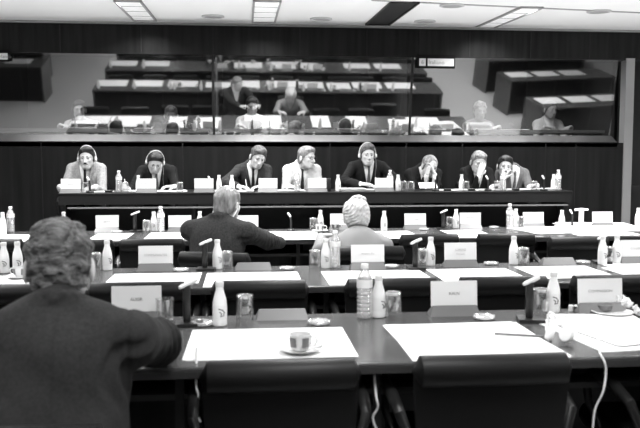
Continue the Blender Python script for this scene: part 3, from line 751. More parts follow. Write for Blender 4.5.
# booth furniture
def booth_thing(): pass
for i, (x0, x1, lab) in enumerate(((-3.3, -.42, 'dark interpreters desk behind the left pane of booth glass'), (-.32, 1.99, 'dark interpreters desk behind the middle pane of booth glass'), (2.09, 4.62, 'dark interpreters desk behind the right pane of booth glass'))):
    t = thing('interpreter_desk', lab, 'desk', ((x0+x1)/2, 9.85, 1.0)); w = x1-x0
    MB().box((0, 0, .70), (w, .56, .04)).build('desktop', M['boothdesk'], t); MB().box((-w/2+.03, 0, .34), (.03, .5, .68)).build('side_panel', M['booth'], t); MB().box((w/2-.03, 0, .34), (.03, .5, .68)).build('side_panel', M['booth'], t)
    lp = thing('booth_lamp', ('small reading lamp on the desk of the left booth', 'small reading lamp on the desk of the middle booth', 'small reading lamp on the desk of the right booth')[i], 'lamp', ((x0+x1)/2+(.1 if i != 1 else .35), 9.72, 1.72))
    MB().lathe([(.05, 0), (.05, .015), (.01, .02), (.008, .02)], n=14).build('base', M['black'], lp, True)
    MB().tube([(0, 0, .02), (0, -.02, .06), (0, .05, .10)], .005).build('stem', M['black'], lp, True)
    MB().lathe([(.012, .03), (.03, 0), (.028, 0), (.010, .028)], (0, .05, .085), n=14, cap=False).build('lamp_shade', M['black'], lp, True)
def booth_light(x, y, z, e):
    ld = bpy.data.lights.new('booth', 'AREA'); ld.shape = 'RECTANGLE'; ld.size = 1.2; ld.size_y = .2; ld.energy = e; ld.spread = R(120)
    o = bpy.data.objects.new('booth_ceiling_lamp', ld); COL.objects.link(o); o.location = (x, y, z); o.rotation_euler = (R(-12), 0, 0)
for x in (-2.2, -.0, 1.0, 3.4): booth_light(x, 9.95, 2.93, 26)
mon0 = None
for px, lab in ((84, 'flat dark console in front of the interpreter in the patterned blouse'), (167, 'flat dark console in front of the faint interpreter'), (478, 'dark console in front of the bushy-haired interpreter')):
    p = aty(px, 132, 9.75)
    if mon0 is None:
        mon0 = thing('interpreter_console', lab, 'console'); MB().prism([(-.06, 0), (.08, 0), (.08, .09), (.04, .10)], 'x', -.17, .17).build('housing', M['black'], mon0)
        MB().box((0, -.02, .045), (.28, .004, .05), (-.75, 0, 0)).build('screen', M['screen'], mon0); m_ = mon0
    else: m_ = copy_tree(mon0)
    m_.location = (p.x, 9.72, 1.72); tag(m_, lab)

for x, lab in ((-2.0, 'white paper on the left booth desk'), (-1.2, 'white paper near the left joint of the booth glass'), (.35, 'white papers before the interpreter in the bright white shirt'), (1.3, 'white paper in the middle booth, right of the white shirt'), (2.4, 'white paper left of the bushy-haired interpreter'), (3.5, 'white papers between the two interpreters of the right booth')):
    o = MB()
    for k in range(6): o.box((0, 0, .002*k+.002), (.30, .21, .0018), (0, 0, .05*k))
    o = o.build('document_stack', M['paper']); o.location = (x, 9.78, 1.721); tag(o, lab, 'paper')
# ------------------------------------------------------------------ desks
def desk(label, x0, x1, y0, y1, pitch, seat0):
    t = thing('conference_desk', label, 'desk', ((x0+x1)/2, (y0+y1)/2, 0)); w = x1-x0; d = y1-y0; h = d/2
    MB().box((0, 0, TZ-.0175), (w, d, .035), bev=.006).build('desktop', M['wood'], t)
    e = MB().box((0, -h+.004, TZ-.024), (w-.02, .010, .022)); e.build('edge_strip', M['woodedge'], t)
    MB().box((0, h-.10, .36), (w-.06, .02, .70)).build('modesty_panel', M['panel'], t)
    MB().box((0, .02, .60), (w-.06, d-.26, .02)).build('shelf', M['woodedge'], t)
    x = seat0
    while x > x0+.1: x -= pitch
    x += pitch
    while x < x1-.05:
        MB().box((x-(x0+x1)/2, .03, .352), (.03, d-.22, .70)).build('support_panel', M['black'], t)
        MB().box((x-(x0+x1)/2+.11, -.10, .665), (.12, .16, .09)).build('earphone_unit', M['black'], t)
        x += pitch
    MB().box((-w/2+.02, 0, .352), (.035, d-.03, .70)).build('side_panel', M['wood'], t); MB().box((w/2-.02, 0, .352), (.035, d-.03, .70)).build('side_panel', M['wood'], t)
    return t
R1 = (2.38, 3.16); R2 = (3.84, 4.56); R3 = (5.98, 6.86)
X0, X1 = -2.75, 3.75
desk('long dark veneered desk with open shelf, nearest to the viewer', X0, X1, *R1, .66, .44)
desk('long dark veneered desk with open shelf, second from the viewer', X0, X1, *R2, .64, .42)
desk('long dark veneered desk, third from the viewer, before the raised table', X0, X1, *R3, .62, .42)
desk('long dark veneered desk behind the viewpoint, seen only mirrored in the booth glass', X0, X1, .95, 1.6, .66, .44)

for (xa, xb, (ya, yb), lab) in ((-5.5, -4.0, (2.3, 3.0), 'short veneered desk across the left aisle, seen only mirrored in the booth glass'), (-5.5, -4.3, (.9, 1.6), 'rear short veneered desk across the left aisle, seen only mirrored in the glass'),
                                (5.3, 7.7, (2.8, 3.5), 'veneered desk across the right aisle, nearest the viewer, seen only mirrored'), (5.3, 7.7, (4.6, 5.3), 'middle veneered desk across the right aisle, seen only mirrored'), (5.3, 7.7, (1.2, 1.9), 'rear veneered desk across the right aisle, seen only mirrored')):
    q = desk(lab, xa, xb, ya, yb, .66, xa+.4)
    if xa > 0: q.rotation_euler = (0, 0, -.16)
    x = xa+.35
    while x < xb-.2:
        sh_ = MB().box((0, 0, .001), (.5, .36, .002)).build('paper_sheet', M['paper']); dx = x-(xa+xb)/2; a_ = -.16 if xa > 0 else 0
        sh_.location = ((xa+xb)/2+dx*math.cos(a_), (ya+yb)/2+dx*math.sin(a_)-.08, TZ); sh_.rotation_euler = (0, 0, a_)
        tag(sh_, 'white sheet on a desk across the aisle, mirrored in the glass', 'paper', 'sheets on the desks across the aisles'); x += .62
# raised head table
hx0, hx1 = -1.86, 3.47
t = thing('head_table', 'long black raised table on the dais where eight people sit', 'table', ((hx0+hx1)/2, 8.25, HZ)); w = hx1-hx0
MB().box((0, 0, .725), (w, .72, .03), bev=.005).build('tabletop', M['fascia'], t)
MB().box((0, -.345, .672), (w-.01, .03, .10)).build('fascia', M['fascia'], t)
MB().box((.02, -.345, .590), (w-.14, .05, .016), bev=.004).build('rail', M['rail'], t)
MB().box((0, -.10, .29), (w-.12, .02, .58)).build('modesty_panel', M['blackmat'], t)
for s in (-1, 1): MB().box((s*(w/2-.05), .02, .35), (.03, .66, .70)).build('side_panel', M['fascia'], t)
for k in range(1, 4): MB().box((-w/2+w*k/4, .02, .35), (.03, .5, .70)).build('support_panel', M['blackmat'], t)
HT = HZ+.74

# ------------------------------------------------------------------ chairs
def make_chair():
    t = thing('leather_chair', 'x', 'chair', (0, 0, 0))
    W = .47
    # backrest stands at y=-0.02 (behind the sitter at +y), top roll at z=.80
    b = MB(); nx, nz = 12, 8; vs = []; fs = []
    for side_ in (0, 1):
        for j in range(nz+1):
            for i in range(nx+1):
                u = i/nx*2-1; v = j/nz
                hw = W/2*(1-.10*(1-v)**1.5); z = .42+v*.34
                y = -.03-.03*v+.035*(1-u*u)*-1*.6+(.055 if side_ else 0)*(1-abs(u)**8*.7)
                vs.append((u*hw, y, z))
    n = (nx+1)*(nz+1); idx = lambda s, i, j: s*n+j*(nx+1)+i
    for s in (0, 1):
        for j in range(nz):
            for i in range(nx): fs.append((idx(s, i, j), idx(s, i+1, j), idx(s, i+1, j+1), idx(s, i, j+1)))
    for j in range(nz):
        for i in (0, nx): fs.append((idx(0, i, j), idx(0, i, j+1), idx(1, i, j+1), idx(1, i, j)))
    for i in range(nx):
        for j in (0, nz): fs.append((idx(0, i, j), idx(1, i, j), idx(1, i+1, j), idx(0, i+1, j)))
    b.add(vs, fs); b.build('backrest', M['leather'], t, True)
    r = MB(); vs = []; fs = []; nt_, ns = 20, 20
    for i in range(ns+1):
        u = i/ns*2-1; e = min(1, (1-abs(u))/.05); e = math.sqrt(max(0, 1-(1-e)**2))*.96+.04
        for k in range(nt_):
            a = 2*PI*k/nt_; vs.append((u*(W/2+.006), -.055-.021*(1-u*u)+.046*e*math.cos(a), .752-.004*u*u+.048*e*math.sin(a)))
    for i in range(ns):
        for k in range(nt_): fs.append((i*nt_+k, i*nt_+(k+1) % nt_, (i+1)*nt_+(k+1) % nt_, (i+1)*nt_+k))
    fs += [tuple(range(nt_)), tuple(ns*nt_+k for k in range(nt_))]
    r.add(vs, fs); r.build('backrest_roll', M['leather'], t, True)
    MB().box((0, .25, .41), (.46, .46, .09), bev=.035).build('seat', M['leather'], t, True)
    for s in (-1, 1):
        a = MB(); a.tube([(s*.23, -.03, .50), (s*.265, .0, .60), (s*.27, .10, .63), (s*.27, .26, .63), (s*.265, .33, .60), (s*.25, .33, .50), (s*.22, .27, .40)], [.014, .018, .02, .02, .018, .014, .012], 10)
        a.build('armrest', M['arm'], t, True)
    MB().lathe([(.03, .10), (.03, .36), (.12, .365), (.12, .372)], (0, .22, 0), 14).build('column', M['dmetal'], t, True)
    for k in range(5):
        an_ = 2*PI*k/5+.3; f = MB(); f.tube([(0, .22, .10), (.15*math.cos(an_), .22+.15*math.sin(an_), .085), (.27*math.cos(an_), .22+.27*math.sin(an_), .055)], [.022, .018, .014], 8)
        f.lathe([(.022, -.012), (.025, 0), (.022, .012)], (.27*math.cos(an_), .22+.27*math.sin(an_), .025), 10, 'x'); f.build('foot', M['black'], t, True)
    return t
CH = make_chair(); used = [False]
def chair(x, y, rz, label, z=0, group=None, sx=1):
    c = copy_tree(CH) if used[0] else CH; used[0] = True
    c.location = (x, y, z); c.rotation_euler = (0, 0, rz); tag(c, label)
    c.scale = (sx, 1, 1)
    if group: c['group'] = group
    elif 'group' in c: del c['group']
    return c
def chair_px(px, y, label, rz=0, **k): return chair(aty(px, 300, y).x, y+.06, rz, label, **k)
chair_px(281, 2.24, 'big black leather chair in the foreground, before the coffee cup', sx=1.0)
chair_px(494.5, 2.24, 'rightmost of the two big black leather chairs in the foreground', sx=1.04)
chair(-.545, 1.80, -.06, 'black leather chair of the curly-haired person, at bottom left')
chair(1.50, 2.33, .0, 'black leather chair at the bottom right corner, only its armrest in the frame')
for px, lab in ((138, 'black leather chair at the second desk, behind the card reading AUOR'), (260, 'black leather chair at the second desk, behind the nearest empty card holder'),
                (392, 'black leather chair at the second desk, behind the nearest water bottle'), (503, 'black leather chair at the second desk, right of the card reading KALN'),
                (615, 'black leather chair at the second desk, behind the card at the right edge')):
    chair_px(px, 3.70, lab)
for px, Y, lab, rz in ((-8, 5.72, 'black leather chair at the third desk, at the left edge', 0), (82, 5.62, 'black leather chair at the third desk, mostly hidden by the curly head', 0),
                   (153, 5.62, 'black leather chair at the third desk, left of the person in charcoal', 0), (217, 4.80, 'black leather chair under the person in charcoal at the third desk', -.3),
                   (370, 5.02, 'black leather chair of the white-haired person at the third desk', 0), (429, 5.75, 'first black leather chair right of the white-haired person, third desk', 0),
                   (505, 5.75, 'second black leather chair right of the white-haired person, third desk', 0), (577, 5.45, 'third black leather chair right of the white-haired person, third desk', 0)):
    chair_px(px, Y, lab, rz)
for i, (px, who) in enumerate(((86, 'the moustached person'), (155, 'the person bowed over papers'), (250, 'the writing person in charcoal'), (302, 'the person in the cream suit'), (368, 'the headphoned person facing forward'), (426, 'the balding person'), (478, 'the person covering the face'), (512, 'the person in grey with chin on hand'))):
    chair(aty(px, 180, 9.0).x, 9.10, PI, 'black chair on the dais behind '+who, z=HZ)
# seats beyond the frame, mirrored in the glass
for row, ys, xs in (('first', 2.30, (-2.3, -1.64, -1.05, 2.2, 2.85, 3.45)), ('second', 3.76, (-2.35, -1.7, -1.12, 2.3, 2.95, 3.5)), ('third', 5.8, (-2.5, 3.35))):
    for x in xs: chair(x, ys, 0, 'black leather chair of the %s desk beyond the frame, mirrored in the glass' % row, group='chairs of the %s desk outside the frame' % row)

# ------------------------------------------------------------------ small things
protos = {}
def place(kind, maker, p, label, rz=0, group=None):
    if kind in protos: o = copy_tree(protos[kind])
    else: o = maker(); protos[kind] = o
    o.location = p; o.rotation_euler = (0, 0, rz); tag(o, label)
    if group: o['group'] = group
    elif 'group' in o: del o['group']
    return o
def mk_juice():
    t = thing('juice_bottle', 'x', 'bottle')
    MB().lathe([(.024, 0), (.0275, .004), (.0275, .085), (.025, .105), (.0155, .138), (.0145, .152)], n=20).build('body', M['juice'], t, True)
    MB().lathe([(.0165, .152), (.0165, .170), (.0150, .172)], n=16).build('cap', M['cap'], t, True)
    l = MB(); l.lathe([(.0281, .028), (.0281, .082)], n=20, cap=False); lb = l.build('paper_label', M['label'], t, True)
    k = MB(); 
    pts = [(.0287*math.sin(a), -.0287*math.cos(a), z) for a, z in ((-.1, .070), (.45, .066), (.75, .055), (.6, .043), (.2, .040), (.35, .052), (.05, .058))]
    k.tube(pts, .0022, 6); k.build('label_mark', M['labeld'], lb, True)
    return t
def mk_water():
    t = thing('water_bottle', 'x', 'bottle')
    pr = [(.028, 0), (.032, .006)]
    for i in range(7): z = .018+i*.0165; pr += [(.032, z), (.0325, z+.005), (.0298, z+.010)]
    pr += [(.032, .135), (.032, .152), (.027, .172), (.0145, .196), (.0125, .204)]
    MB().lathe(pr, n=22).build('body', M['pet'], t, True)
    MB().lathe([(.028, .004), (.0285, .010), (.0285, .15), (.025, .165)], n=18).build('water', M['water'], t, True)
    MB().lathe([(.0325, .128), (.0325, .160)], n=22, cap=False).build('paper_label', M['label'], t, True)
    MB().lathe([(.0155, .204), (.0155, .220), (.0140, .222)], n=16).build('cap', M['white'], t, True)
    return t
def mk_tumbler_inv():
    t = thing('tumbler', 'x', 'glass')
    MB().lathe([(.0355, 0), (.0365, .02), (.0365, .045), (.034, .085), (.033, .098), (.0312, .098), (.032, .08), (.0345, .045), (.0345, .02), (.0335, 0)], n=24, cap=False).build('wall', M['tumbler'], t, True)
    MB().lathe([(.033, .090), (.033, .100), (.030, .103), (.026, .103), (.024, .099), (.024, .093)], n=24).build('thick_bottom', M['tumblerb'], t, True)
    return t
def mk_tumbler_up():
    t = thing('tumbler', 'x', 'glass')
    MB().lathe([(.033, 0), (.034, .02), (.037, .098), (.0355, .098), (.0325, .018)], n=24, cap=False).build('wall', M['tumbler'], t, True)
    MB().lathe([(.031, 0), (.033, .004), (.033, .016), (.028, .018)], n=24).build('thick_bottom', M['tumblerb'], t, True)
    return t
def mk_ash():
    t = MB(); t.lathe([(.036, 0), (.044, .005), (.044, .013), (.039, .016), (.034, .012), (.028, .008), (.0001, .007)], n=28, cap=True)
    for k in range(8):
        a = 2*PI*k/8; t.box((.040*math.cos(a), .040*math.sin(a), .013), (.010, .005, .008), (0, 0, a))
    return tag(t.build('ashtray', M['crystal'], None, True), 'x', 'ashtray')
def mk_holder():
    t = MB().prism([(-.045, 0), (.03, 0), (.018, .012), (-.008, .040), (-.016, .040)], 'x', -.105, .105)
    for i, v in enumerate(t.v):
        if v[2] > .03: t.v[i] = (v[0]*.88, v[1], v[2])
    return t
def mk_empty_holder():
    return tag(mk_holder().build('card_holder', M['holder']), 'x', 'card holder')
def name_card(p, text, label, rz=0, lines=None, sc=1):
    t = thing('name_card', label, 'name card', p, rz)
    key = 'cardmesh'
    if key not in protos:
        h = mk_holder().build('holder', M['holder'], t); c = MB().box((0, -.004, .088), (.195, .003, .105), (-.10, 0, 0)).build('card', M['card'], t); protos[key] = (h, c)
    else:
        h, c = [o.copy() for o in protos[key]]
        for o in (h, c): COL.objects.link(o); o.parent = t
    rows = text.split('|')
    for i, r_ in enumerate(rows):
        lettering(r_, .0175 if i == 0 else .012, c, M['ink'] if len(r_) < 6 else M['inkg'], (0, -.0075-.0016*i, .088+(.010-.024*i if len(rows) > 1 else 0)), (PI/2-.10, 0, 0))
    t.scale = (sc, sc, sc)
    return t
def mk_mic():
    t = thing('desk_microphone', 'x', 'microphone')
    MB().prism([(-.045, -.05), (.055, -.05), (.065, .03), (.04, .05), (-.045, .05)], 'z', 0, .014).build('base', M['black'], t)
    MB().box((0, .0, .085), (.030, .024, .145), bev=.006).build('stem', M['black'], t, True)
    MB().tube([(-.028, -.02, .150), (-.018, -.014, .154), (.022, .010, .168), (.038, .020, .173)], [.006, .0085, .0095, .008], 12).build('microphone_head', M['silver'], t, True)
    return t
def mk_gmic():
    t = thing('gooseneck_microphone', 'x', 'microphone')
    MB().lathe([(.04, 0), (.04, .012), (.034, .018)], n=18).build('base', M['black'], t, True)
    MB().tube([(0, 0, .015), (0, 0, .09), (-.006, -.005, .13)], [.011, .009, .008], 8).build('stem', M['black'], t, True)
    MB().tube([(-.004, -.004, .125), (-.022, -.012, .152), (-.03, -.014, .160)], [.009, .011, .008], 10).build('microphone_head', M['silver'], t, True)
    return t
def mk_cup():
    t = thing('coffee_cup', 'x', 'cup')
    MB().lathe([(.022, 0), (.030, .006), (.036, .030), (.0375, .055), (.035, .055), (.033, .030), (.027, .010), (.0001, .009)], n=24, cap=False).build('bowl', M['ceramic'], t, True)
    MB().lathe([(.0335, .040), (.0001, .040)], n=20, cap=False).build('coffee', M['coffee'], t)
    MB().tube([(.034, 0, .046), (.052, 0, .046), (.058, 0, .032), (.050, 0, .016), (.032, 0, .014)], .004, 8).build('handle', M['ceramic'], t, True)
    for k in range(4):
        b = MB(); a0 = -PI/2+(-.62, .62, 2.2, 3.8)[k]
        for q in range(3):
            a = a0+(q-1)*.22; b.box((.0365*math.cos(a), .0365*math.sin(a), .031), (.004, .009, .032), (0, .12, a))
        b.build('painted_panel', M['holder'], t)
    return t
def mk_saucer():
    return tag(MB().lathe([(.030, 0), (.045, .003), (.070, .014), (.072, .017), (.068, .016), (.040, .007), (.0001, .006)], n=32).build('saucer', M['ceramic'], None, True), 'x', 'saucer')
def sheet(px0, px1, py0, py1, z, label, sheets=1, tilt=0, name='paper_sheet', m='paper', extra_right=0, group=None, cat='paper', near=None):
    """sheets laid on the desk: px0..px1 along the near edge row py1, py0 the far edge"""
    a = at(px0, py1, z); b = at(px1, py1, z); c = at((px0+px1)/2, py0, z)
    w = b.x-a.x; d = c.y-(a.y+b.y)/2; mb = MB(); hh = .0012
    for i in range(sheets):
        mb.box(((random.random()-.5)*.02*(i > 0), (random.random()-.5)*.02*(i > 0), hh*i+hh/2), (w, d, hh), (0, 0, (random.random()-.5)*.10*(i > 0)))
    o = mb.build(name, M[m]); o.location = ((a.x+b.x)/2, (a.y+b.y)/2+d/2, z); o.rotation_euler = (0, 0, tilt)
    return tag(o, label, cat, group)
def J(px, py, z, label): return place('juice', mk_juice, on_desk(px, py, z), label, random.uniform(-.5, .5))
def Wb(px, py, z, label): return place('water', mk_water, on_desk(px, py, z), label)
def Tb(px, py, z, label): return place('tinv', mk_tumbler_inv, on_desk(px, py, z), label)
def Ash(px, py, z, label): return place('ash', mk_ash, on_desk(px, py, z), label)
def Hd(px, py, z, label): return place('hold', mk_empty_holder, on_desk(px, py, z), label)
def Mic(px, py, z, label, rz=0): return place('mic', mk_mic, on_desk(px, py, z), label, rz)
def GM_(px, py, z, label, rz=0): return place('gmic', mk_gmic, on_desk(px, py, z), label, rz)

Z = TZ
# ---- nearest desk
sheet(186, 360, 329, 359, Z, 'large white sheet under the coffee cup on the nearest desk', 2)
sheet(412, 574, 322.5, 359, Z, 'large white sheet right of the bare wood gap on the nearest desk', 2, tilt=.03)
name_card(on_desk(137, 319, Z), 'AUOR', 'white name card reading AUOR beside the shoulder of the curly-haired person')
place('tup', mk_tumbler_up, at(165, 323, Z), 'upright empty tumbler in front of the card reading AUOR')
Mic(187, 325, Z, 'black microphone on the nearest desk by the arm of the curly-haired person', .1)
Ash(203, 325, Z, 'round glass ashtray half behind the left microphone of the nearest desk')
J(220, 325.5, Z, 'white juice bottle between the left microphone and a tumbler on the nearest desk')
Tb(245, 320, Z, 'upturned tumbler left of the empty card holder on the nearest desk')
Hd(282, 318, Z, 'empty grey card holder behind the coffee cup on the nearest desk')
Ash(319, 324, Z, 'round glass ashtray right above the coffee cup on the nearest desk')
Wb(364.5, 318, Z, 'tall ribbed water bottle on the nearest desk')
J(378.5, 317, Z, 'white juice bottle just right of the tall water bottle on the nearest desk')
Tb(393, 316.5, Z, 'upturned tumbler just left of the card reading KALN')
name_card(on_desk(453.5, 313, Z), 'KALN', 'white name card reading KALN on the nearest desk')
Ash(484, 319, Z, 'round glass ashtray right of the card reading KALN')
Mic(529, 321, Z, 'black microphone with pale head right of the card reading KALN', -.2)
Tb(541, 309.5, Z, 'upturned tumbler behind the right microphone on the nearest desk')
J(553, 309.5, Z, 'white juice bottle behind the headphones on the nearest desk')
tag(MB().lathe([(.010, 0), (.011, .024), (.009, .026)], n=14).build('cream_pot', M['white'], None, True, at(571, 311, Z)), 'tiny white pot beside the small black disc on the nearest desk', 'pot')
t = thing('film_canister', 'small black round box left of the card reading COMMISSION', 'box', at(579, 311.5, Z))
MB().lathe([(.018, 0), (.019, .004), (.019, .022)], n=18).build('body', M['black'], t, True); MB().lathe([(.020, .022), (.020, .026), (.0001, .027)], n=18).build('lid', M['white'], t, True)
name_card(on_desk(599, 309, Z), 'COMMISSION', 'white name card reading COMMISSION on the nearest desk')
# plate, napkin
t = thing('plate', 'white plate with a rim at the right edge of the nearest desk', 'plate', at(612, 314, Z)); t['category'] = 'plate'
MB().lathe([(.05, 0), (.06, .002), (.085, .012), (.083, .014), (.055, .005), (.0001, .004)], n=32).build('dish', M['ceramic'], t, True)
p = at(604, 312, Z); p.z += .012
tag(MB().lathe([(.032, 0), (.034, .018), (.030, .020)], (0, 0, 0), 18).build('box', M['holder'], None, True, p), 'small round grey tin standing in front of the rightmost card', 'tin')
Nf = Field((-.06, -.05, 0), (.06, .05, .07), .003)
for q in range(9):
    a = random.uniform(0, 6.3); Nf.cap((.02*math.cos(a), .015*math.sin(a), .012), (.035*math.cos(a+1), .028*math.sin(a+1), random.uniform(.012, .05)), .012, .006, .006)
w = Nf.full(); Nf.F = np.maximum(Nf.F-.002*noise3(*w, 200), -w[2]+.001+np.zeros_like(Nf.F)).astype(np.float32)
nap = Nf.mesh('napkin', M['paper'], None); p = at(624, 311, Z); p.z += .014; nap.location = p; tag(nap, 'crumpled white paper napkin at the right edge of the nearest desk', 'napkin')
nap2 = nap.copy(); COL.objects.link(nap2); p = at(642, 316, Z); p.z += 0.0; nap2.location = p; nap2.rotation_euler = (0, 0, 2); nap2['label'] = 'crumpled white napkin cut by the right edge of the frame'
# pile of papers at right
for i, (a, b, c, d, tl, lab) in enumerate(((590, 700, 317, 350, .10, 'lowest white sheet of the paper pile at the right of the nearest desk'), (575, 668, 314, 333, -.12, 'farthest white sheet of the paper pile on the nearest desk'),
                                           (600, 690, 320, 343, .22, 'topmost white sheet of the paper pile at the right of the nearest desk'))):
    sheet(a, b, c, d, Z+.003*i, lab, 2, tilt=tl)
tag(MB().tube([(-.09, 0, 0), (.09, 0, 0)], .004, 8).build('pencil', M['holder'], None, True, at(520, 337, Z)+Vector((0, 0, .0075))), 'thin pale pencil on the right large sheet of the nearest desk', 'pencil').rotation_euler = (0, 0, -.35)
# headphones on the desk
t = thing('headphones', 'white headphones lying beside the paper pile on the nearest desk', 'headphones', at(556, 342, Z+.004))
for s, (x, y, z) in ((0, (-.01, .03, .026)), (1, (.03, -.02, .030))):
    c = MB().lathe([(.0001, -.014), (.024, -.012), (.028, 0), (.024, .012), (.0001, .014)], n=18, axis='x'); e_ = c.build('earpiece', M['white'], t, True, (x, y, z)); e_.rotation_euler = (0, .3, .6 if s else -.3)
pts = []
for i in range(15):
    a = PI*i/14; pts.append((-.015+.045*i/14-.02*math.sin(a), .03-.05*i/14+.02*math.sin(a), .04+.085*math.sin(a)*.7))
MB().tube(pts, .005, 8).build('headphone_band', M['white'], t, True)
A = at(560, 345, Z+.006); Bp = at(552, 322, Z+.006); pA = [at(552, 338, Z+.008), at(546, 330, Z+.008), at(550, 320, Z+.008), at(566, 316, Z+.010), at(582, 318, Z+.016), at(592, 328, Z+.016), at(600, 345, Z+.014)]
eY = R1[0]-.02
q = aty(604, 352, eY); pA += [Vector((q.x, R1[0]+.01, Z+.013)), Vector((q.x+.002, eY, Z-.01)), aty(606, 372, eY), aty(603, 392, eY-.01), aty(595, 410, eY), aty(592, 440, eY), aty(590, 480, eY)]
MB2 = MB()
def spline(pts, n=6):
    out = []
    P = [Vector(p) for p in pts]; P = [P[0]]+P+[P[-1]]
    for i in range(1, len(P)-2):
        for k in range(n):
            u = k/n; a, b, c, d = P[i-1:i+3]
            out.append(.5*((2*b)+(c-a)*u+(2*a-5*b+4*c-d)*u*u+(3*b-a-3*c+d)*u**3))
    return out+[P[-2]]
tag(MB().tube(spline(pA), .0035, 8).build('headphone_cable', M['cable'], None, True), 'white headphone cable looping over papers and down the nearest desk edge', 'cable')
# coffee cup
p = at(300, 352, Z+.0026); s_ = place('saucer', mk_saucer, p, 'white saucer under the coffee cup on the near white sheet')
p2 = p+Vector((0, 0, .0072)); place('cup', mk_cup, p2, 'white coffee cup with dark painted panels standing before the foreground chair', -.15)
t = MB().tube([(-.05, 0, 0), (.02, 0, 0), (.03, 0, .001)], [.0018, .002, .005], 8).build('teaspoon', M['metal'], None, True, p+Vector((.045, -.018, .0185))); t.rotation_euler = (0, -.05, .35); tag(t, 'teaspoon resting on the saucer of the coffee cup', 'spoon')
# under-desk hanging cable ends (two)
for px, py, lab in ((376, 395, 'white earphone cord hanging below the nearest desk between the two foreground chairs'), (196, 384, 'white earphone cord hanging below the nearest desk beside the dark sleeve')):
    a = aty(px, py, R1[0]+.02); tag(MB().tube(spline([a+Vector((0, .06, .10)), a, a+Vector((.006, -.0, -.04)), a+Vector((-.008, .01, -.08)), a+Vector((.01, .02, -.13))]), [.004]*25, 8).build('earphone_cord', M['cable'], None, True), lab, 'cord')

# ---- second desk
for a, b, c, d, lab in ((-30, 27, 276, 284, 'white sheet at the left edge of the second desk'), (104, 198, 273.5, 284, 'white sheet in front of the card reading COMMUNAUTES'), (203, 304, 272.5, 286.5, 'white sheet before the empty holder in the middle of the second desk'),
                        (329, 441, 270.5, 284.5, 'white sheet before the card reading Andere Po'), (444, 534, 268.5, 281, 'white sheet before the two-line card of the second desk'), (540, 622, 266, 278, 'white sheet before the right empty holder of the second desk'), (628, 700, 262.5, 273, 'white sheet at the right edge of the second desk')):
    sheet(a, b, c, d, Z, lab)
p = at(21, 278, Z+.0015); place('saucer', mk_saucer, p, 'white saucer at the left of the second desk'); place('cup', mk_cup, p+Vector((0, 0, .0072)), 'white cup on a saucer at the left of the second desk', PI)
J(18, 272, Z, 'white juice bottle at the left edge of the second desk'); Tb(96, 269, Z, 'upturned tumbler beside the curly head on the second desk'); J(107.5, 268, Z, 'white juice bottle left of the card reading COMMUNAUTES')
name_card(on_desk(156, 270, Z), 'COMMUNAUTES', 'white name card reading COMMUNAUTES on the second desk'); Ash(181, 271, Z, 'round glass ashtray right of the card reading COMMUNAUTES')
Mic(205, 270, Z, 'black desk microphone behind the person in charcoal on the second desk'); J(217.5, 269, Z, 'white juice bottle behind the back of the person in charcoal'); Tb(227, 268, Z, 'upturned tumbler behind the back of the person in charcoal')
Hd(253.5, 269, Z, 'empty grey card holder on the second desk behind the person in charcoal'); Ash(287, 269.5, Z, 'round glass ashtray right of the left empty holder of the second desk')
Tb(315, 267, Z, 'upturned tumbler at the left of the second desk water bottle'); J(325.5, 268, Z, 'white juice bottle touching the second desk water bottle'); Wb(335, 268, Z, 'ribbed water bottle behind the white-haired person on the second desk')
name_card(on_desk(367.5, 268.5, Z), 'Andere Po', 'white name card reading Andere Po behind the white-haired person'); Ash(391.5, 267.5, Z, 'round glass ashtray right of the card reading Andere Po')
Mic(415, 269, Z, 'black desk microphone on the second desk right of the white-haired person', -.1); Tb(422, 264, Z, 'upturned tumbler touching the middle microphone of the second desk'); J(430.5, 264.5, Z, 'white juice bottle left of the two-line card on the second desk')
name_card(on_desk(460, 266, Z), 'LORENZ|Parlement', 'white name card with two lines of text on the second desk'); Ash(491, 264.5, Z, 'round glass ashtray right of the two-line card on the second desk')
J(513.5, 263, Z, 'white juice bottle on the second desk above the foreground right chair'); Tb(523.5, 262.5, Z, 'upturned tumbler left of the right empty holder on the second desk'); Hd(557, 261.5, Z, 'empty grey card holder at the right of the second desk')
Ash(583, 262, Z, 'round glass ashtray left of the right microphone of the second desk'); Mic(601, 262.5, Z, 'black desk microphone at the right of the second desk', -.2); Tb(607.5, 260.5, Z, 'upturned tumbler touching the right microphone of the second desk')
J(616.5, 260, Z, 'white juice bottle with a round mark at the right of the second desk'); name_card(on_desk(635, 260.5, Z), 'CONSEIL', 'rightmost white name card of the second desk, at the frame edge')

# ---- third desk
for a, b, c, d, lab in ((-40, 20, 235, 242, 'white sheet at the left edge of the third desk'), (86, 124, 233.5, 240.5, 'white sheet beside the curly head on the third desk'), (143, 196, 232.5, 239.5, 'white sheet left of the person in charcoal on the third desk'), (246, 324, 231.5, 240, 'white sheet between the two people at the third desk'),
                        (385, 424, 231, 238.5, 'white sheet right of the white-haired person on the third desk'), (458, 500, 230, 237.5, 'white sheet before the ashtray at the middle of the third desk')):
    sheet(a, b, c, d, Z, lab)
J(3, 232, Z, 'white juice bottle at the left edge of the third desk'); Wb(11, 232, Z, 'water bottle at the left edge of the third desk'); J(64, 231, Z, 'white juice bottle just above the curly head')
name_card(on_desk(107.5, 231, Z), 'ESPANA', 'leftmost white name card of the third desk'); Ash(117, 232.5, Z, 'round glass ashtray before the leftmost card of the third desk')
Mic(135, 232, Z, 'leftmost black desk microphone of the third desk'); Tb(146.5, 232, Z, 'upturned tumbler left of two bottles on the third desk'); J(154, 231.5, Z, 'white juice bottle left of the water bottle, near the person in charcoal'); Wb(161, 232, Z, 'water bottle left of the card beside the person in charcoal')
